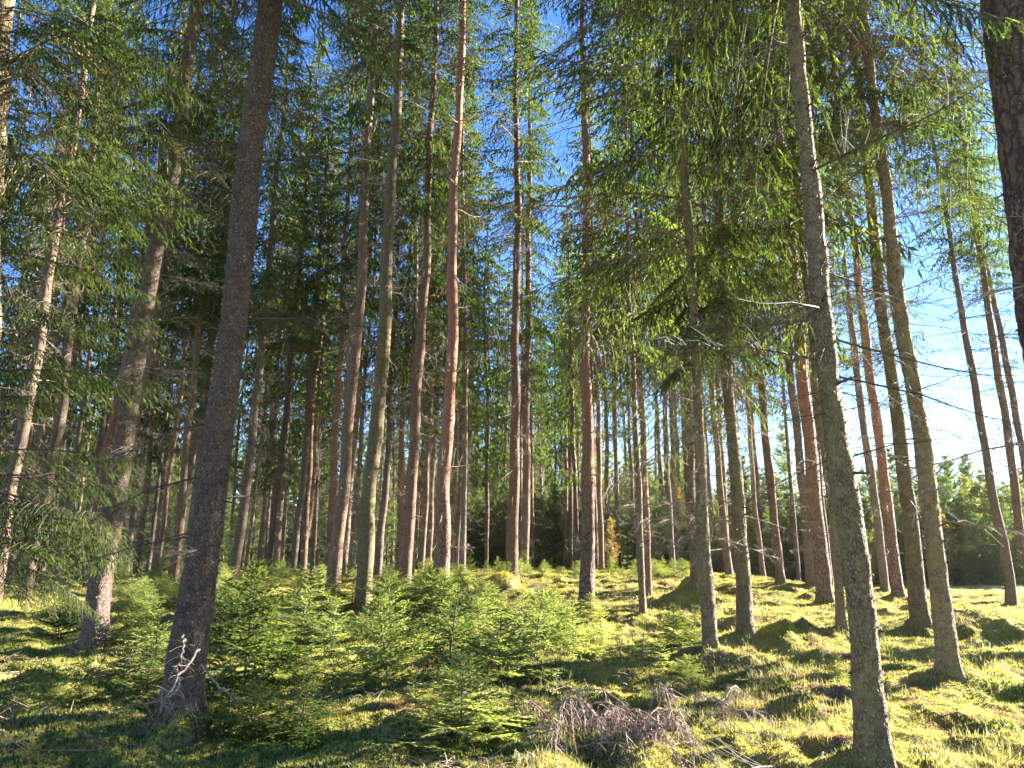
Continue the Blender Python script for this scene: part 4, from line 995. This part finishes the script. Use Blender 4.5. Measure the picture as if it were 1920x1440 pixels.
limb([(343, 1190), (345, 1215), (335, 1250)], .01, .22)
# low living branches hanging over the left side, parts of the spruce at the left edge
LB = [o for o in bpy.data.objects if o.get('label', '').startswith('spruce at the left edge whose green')][0]
def live_branch_mesh(seed, dead=False):
    r = np.random.default_rng(seed); (O, D, S, L), woods = gen_branch(r, 2.6, .07, .05, hang=.95, tl=.11, upturn=.2); mb = MB()
    expand_needles(mb, O, D, S, L, 7, .017, .0045); expand_kites(mb, O, D, S, L, .008)
    for P, rad in woods: tube(mb, P, rad, 4, 1)
    return mb.mesh('live_branch', [M['needle'], M['twig_dark']])
LBM = [live_branch_mesh(600+i) for i in range(3)]
r = np.random.default_rng(6)
def lbranch(root, px, py, az, sc, pitch=0.):
    """branch whose root sits on the trunk at the height of pixel row py"""
    base = np.array(root.location); nn = np.array((base[0], base[1], 0)); d = ray(px, py); p = C0+d*(np.dot(base-C0, nn)/np.dot(d, nn))
    o = link('live_branch', LBM[r.integers(3)], root)
    o.matrix_local = Matrix.Translation(Vector(p-base)) @ (Matrix.Rotation(az, 4, 'Z') @ Matrix.Rotation(-pitch, 4, 'Y')) @ Matrix.Scale(sc, 4)
for (px, py, az, sc, pi_) in ((-45, 850, .05, .8, .1), (-45, 900, .35, .75, .1), (-45, 945, -.35, .78, .05), (-48, 990, .2, .74, 0), (-45, 920, 0., .8, 0), (-40, 700, .1, .9, .1), (-38, 600, -.1, .95, .1), (-46, 970, -.15, .78, .05), (-47, 1020, .1, .7, 0), (-48, 1040, -.1, .66, .0), (-48, 1090, .4, .5, 0), (-46, 1010, -.6, .7, .05), (-35, 760, -.6, .6, .1), (-30, 640, .25, .62, .1), (-25, 560, -.3, .8, .1), (-20, 470, .5, .8, .1), (-10, 300, -.1, 1.0, .2), (-5, 200, .4, 1.0, .1), (0, 130, -.5, 1.0, .1), (5, 60, .1, 1.05, .1), (-10, 330, .15, 1.12, .0), (-20, 420, -.05, .85, 0), (0, 10, .3, 1.05, .1)):
    lbranch(LB, px, py, az, sc, pi_)

# ------------------------------------------------------------------ one label per repeat: counted from the nearest named trunk
LM = [(-1e9, None), (64, 'slender orange-red pine at left'), (190, 'pale leaning spruce'), (370, 'thick dark spruce'), (446, 'grey-brown spruce'), (550, 'pale grey trunk'), (625, 'centre-left pair'), (684, 'dark mossy grey spruce'), (760, 'rough brown spruce'), (828, 'smooth red pine'), (961, 'straight dotted spruce'), (1101, 'plated dark pine'), (1203, 'thin dark spruce'), (1305, 'smooth light brown spruce'), (1326, 'knotty brown trunk'), (1392, 'pale-flecked thick spruce'), (1462, 'flared grey-brown spruce'), (1544, 'plated reddish pine'), (1605, 'closest right-hand trunk'), (1680, 'salmon-red pine'), (1715, 'left twin spruce'), (1757, 'right twin spruce'), (1892, 'slender leaning spruce')]
ORD = 'first second third fourth fifth sixth seventh eighth ninth tenth eleventh twelfth thirteenth fourteenth fifteenth sixteenth seventeenth eighteenth nineteenth twentieth twenty-first twenty-second twenty-third twenty-fourth twenty-fifth twenty-sixth twenty-seventh twenty-eighth twenty-ninth thirtieth'.split()
def relabel(group, noun):
    L = []
    for o in col.objects:
        if o.parent is None and o.get('group') == group:
            L.append(((o.location[0]/max(o.location[1], 1)*FPX*CP+960), o))
    cnt = {}
    for px, o in sorted(L, key=lambda t: t[0]):
        nm = [n_ for x_, n_ in LM if x_ <= px][-1]; k = cnt.get(nm, 0); cnt[nm] = k+1
        o['label'] = ('%s %s right of the %s' % (ORD[min(k, 29)], noun, nm)) if nm else ('%s %s from the left edge of the view' % (ORD[min(k, 29)], noun))
relabel('far spruces in the depth of the forest', 'far spruce in the depth')
relabel('young spruces of the far treeline', 'bushy spruce of the far treeline')
relabel('dark undergrowth spruces far left', 'low dark spruce far back')
relabel('bare birches behind the treeline', 'leafless birch above the treeline')
relabel('yellowing shrub trees in the treeline', 'yellowing shrub in the treeline')
relabel('saplings in the sunny band behind the thicket', 'light green sapling in the sunny band')
relabel('small saplings on the sunny rise', 'tiny pale sapling on the sunny rise')
relabel('saplings filling the thicket', 'green sapling deep in the thicket')
relabel('fallen branches on the moss', 'bare dry branch lying on the moss')
# ------------------------------------------------------------------ far-off wood closing the view, and thin haze added to imitate glare
def far_wood():
    r = np.random.default_rng(8); n = 420; mb = MB(); O = []; tk = MB()
    a = np.radians(r.uniform(-58, 14, n)); d = r.uniform(125, 175, n); h = r.uniform(14, 24, n)
    for k in range(n):
        c = np.array((math.sin(a[k])*d[k], math.cos(a[k])*d[k], .7)); m = 150
        t = r.random(m)**1.3; rr = 2.4*(1-t)*np.sqrt(r.random(m))+.1; th = r.uniform(0, 6.28, m)
        O.append(c+np.stack([rr*np.cos(th), rr*np.sin(th), .3+h[k]*t], 1)); tube(tk, [c-(0, 0, 1), c+(0, 0, h[k]*.9)], [.16, .03], 5, 1)
    O = np.concatenate(O); N = len(O); D = norm(r.normal(0, 1, (N, 3))*(1, 1, .5)+(0, 0, -.4)); S = norm(np.cross(D, r.normal(0, 1, (N, 3))))
    expand_kites(tk, O, D, S, r.uniform(.7, 1.5, N), .28)
    prop(link('distant_forest', tk.mesh('distant_forest', [M['needle'], M['bark']])), 'dark far-off spruce wood closing the view behind the trunks', 'forest', None, 'stuff')
far_wood()
def haze():
    x0, x1, y0, y1, z0, z1 = -410, 410, -410, 410, -3, 36
    V = np.array([(x, y, z) for z in (z0, z1) for x, y in ((x0, y0), (x1, y0), (x1, y1), (x0, y1))], float)
    mb = MB(); mb.quads(V, [[0, 3, 2, 1], [4, 5, 6, 7], [0, 1, 5, 4], [1, 2, 6, 5], [2, 3, 7, 6], [3, 0, 4, 7]])
    def b(n, out):
        p = nd(n, 'ShaderNodeVolumePrincipled'); p.inputs['Density'].default_value = .00008; p.inputs['Color'].default_value = (.92, .95, 1, 1); p.inputs['Anisotropy'].default_value = .45
        n.links.new(p.outputs[0], out.inputs[1])
    prop(link('haze', mb.mesh('haze', [mat('haze', b)])), kind='stuff')
haze()
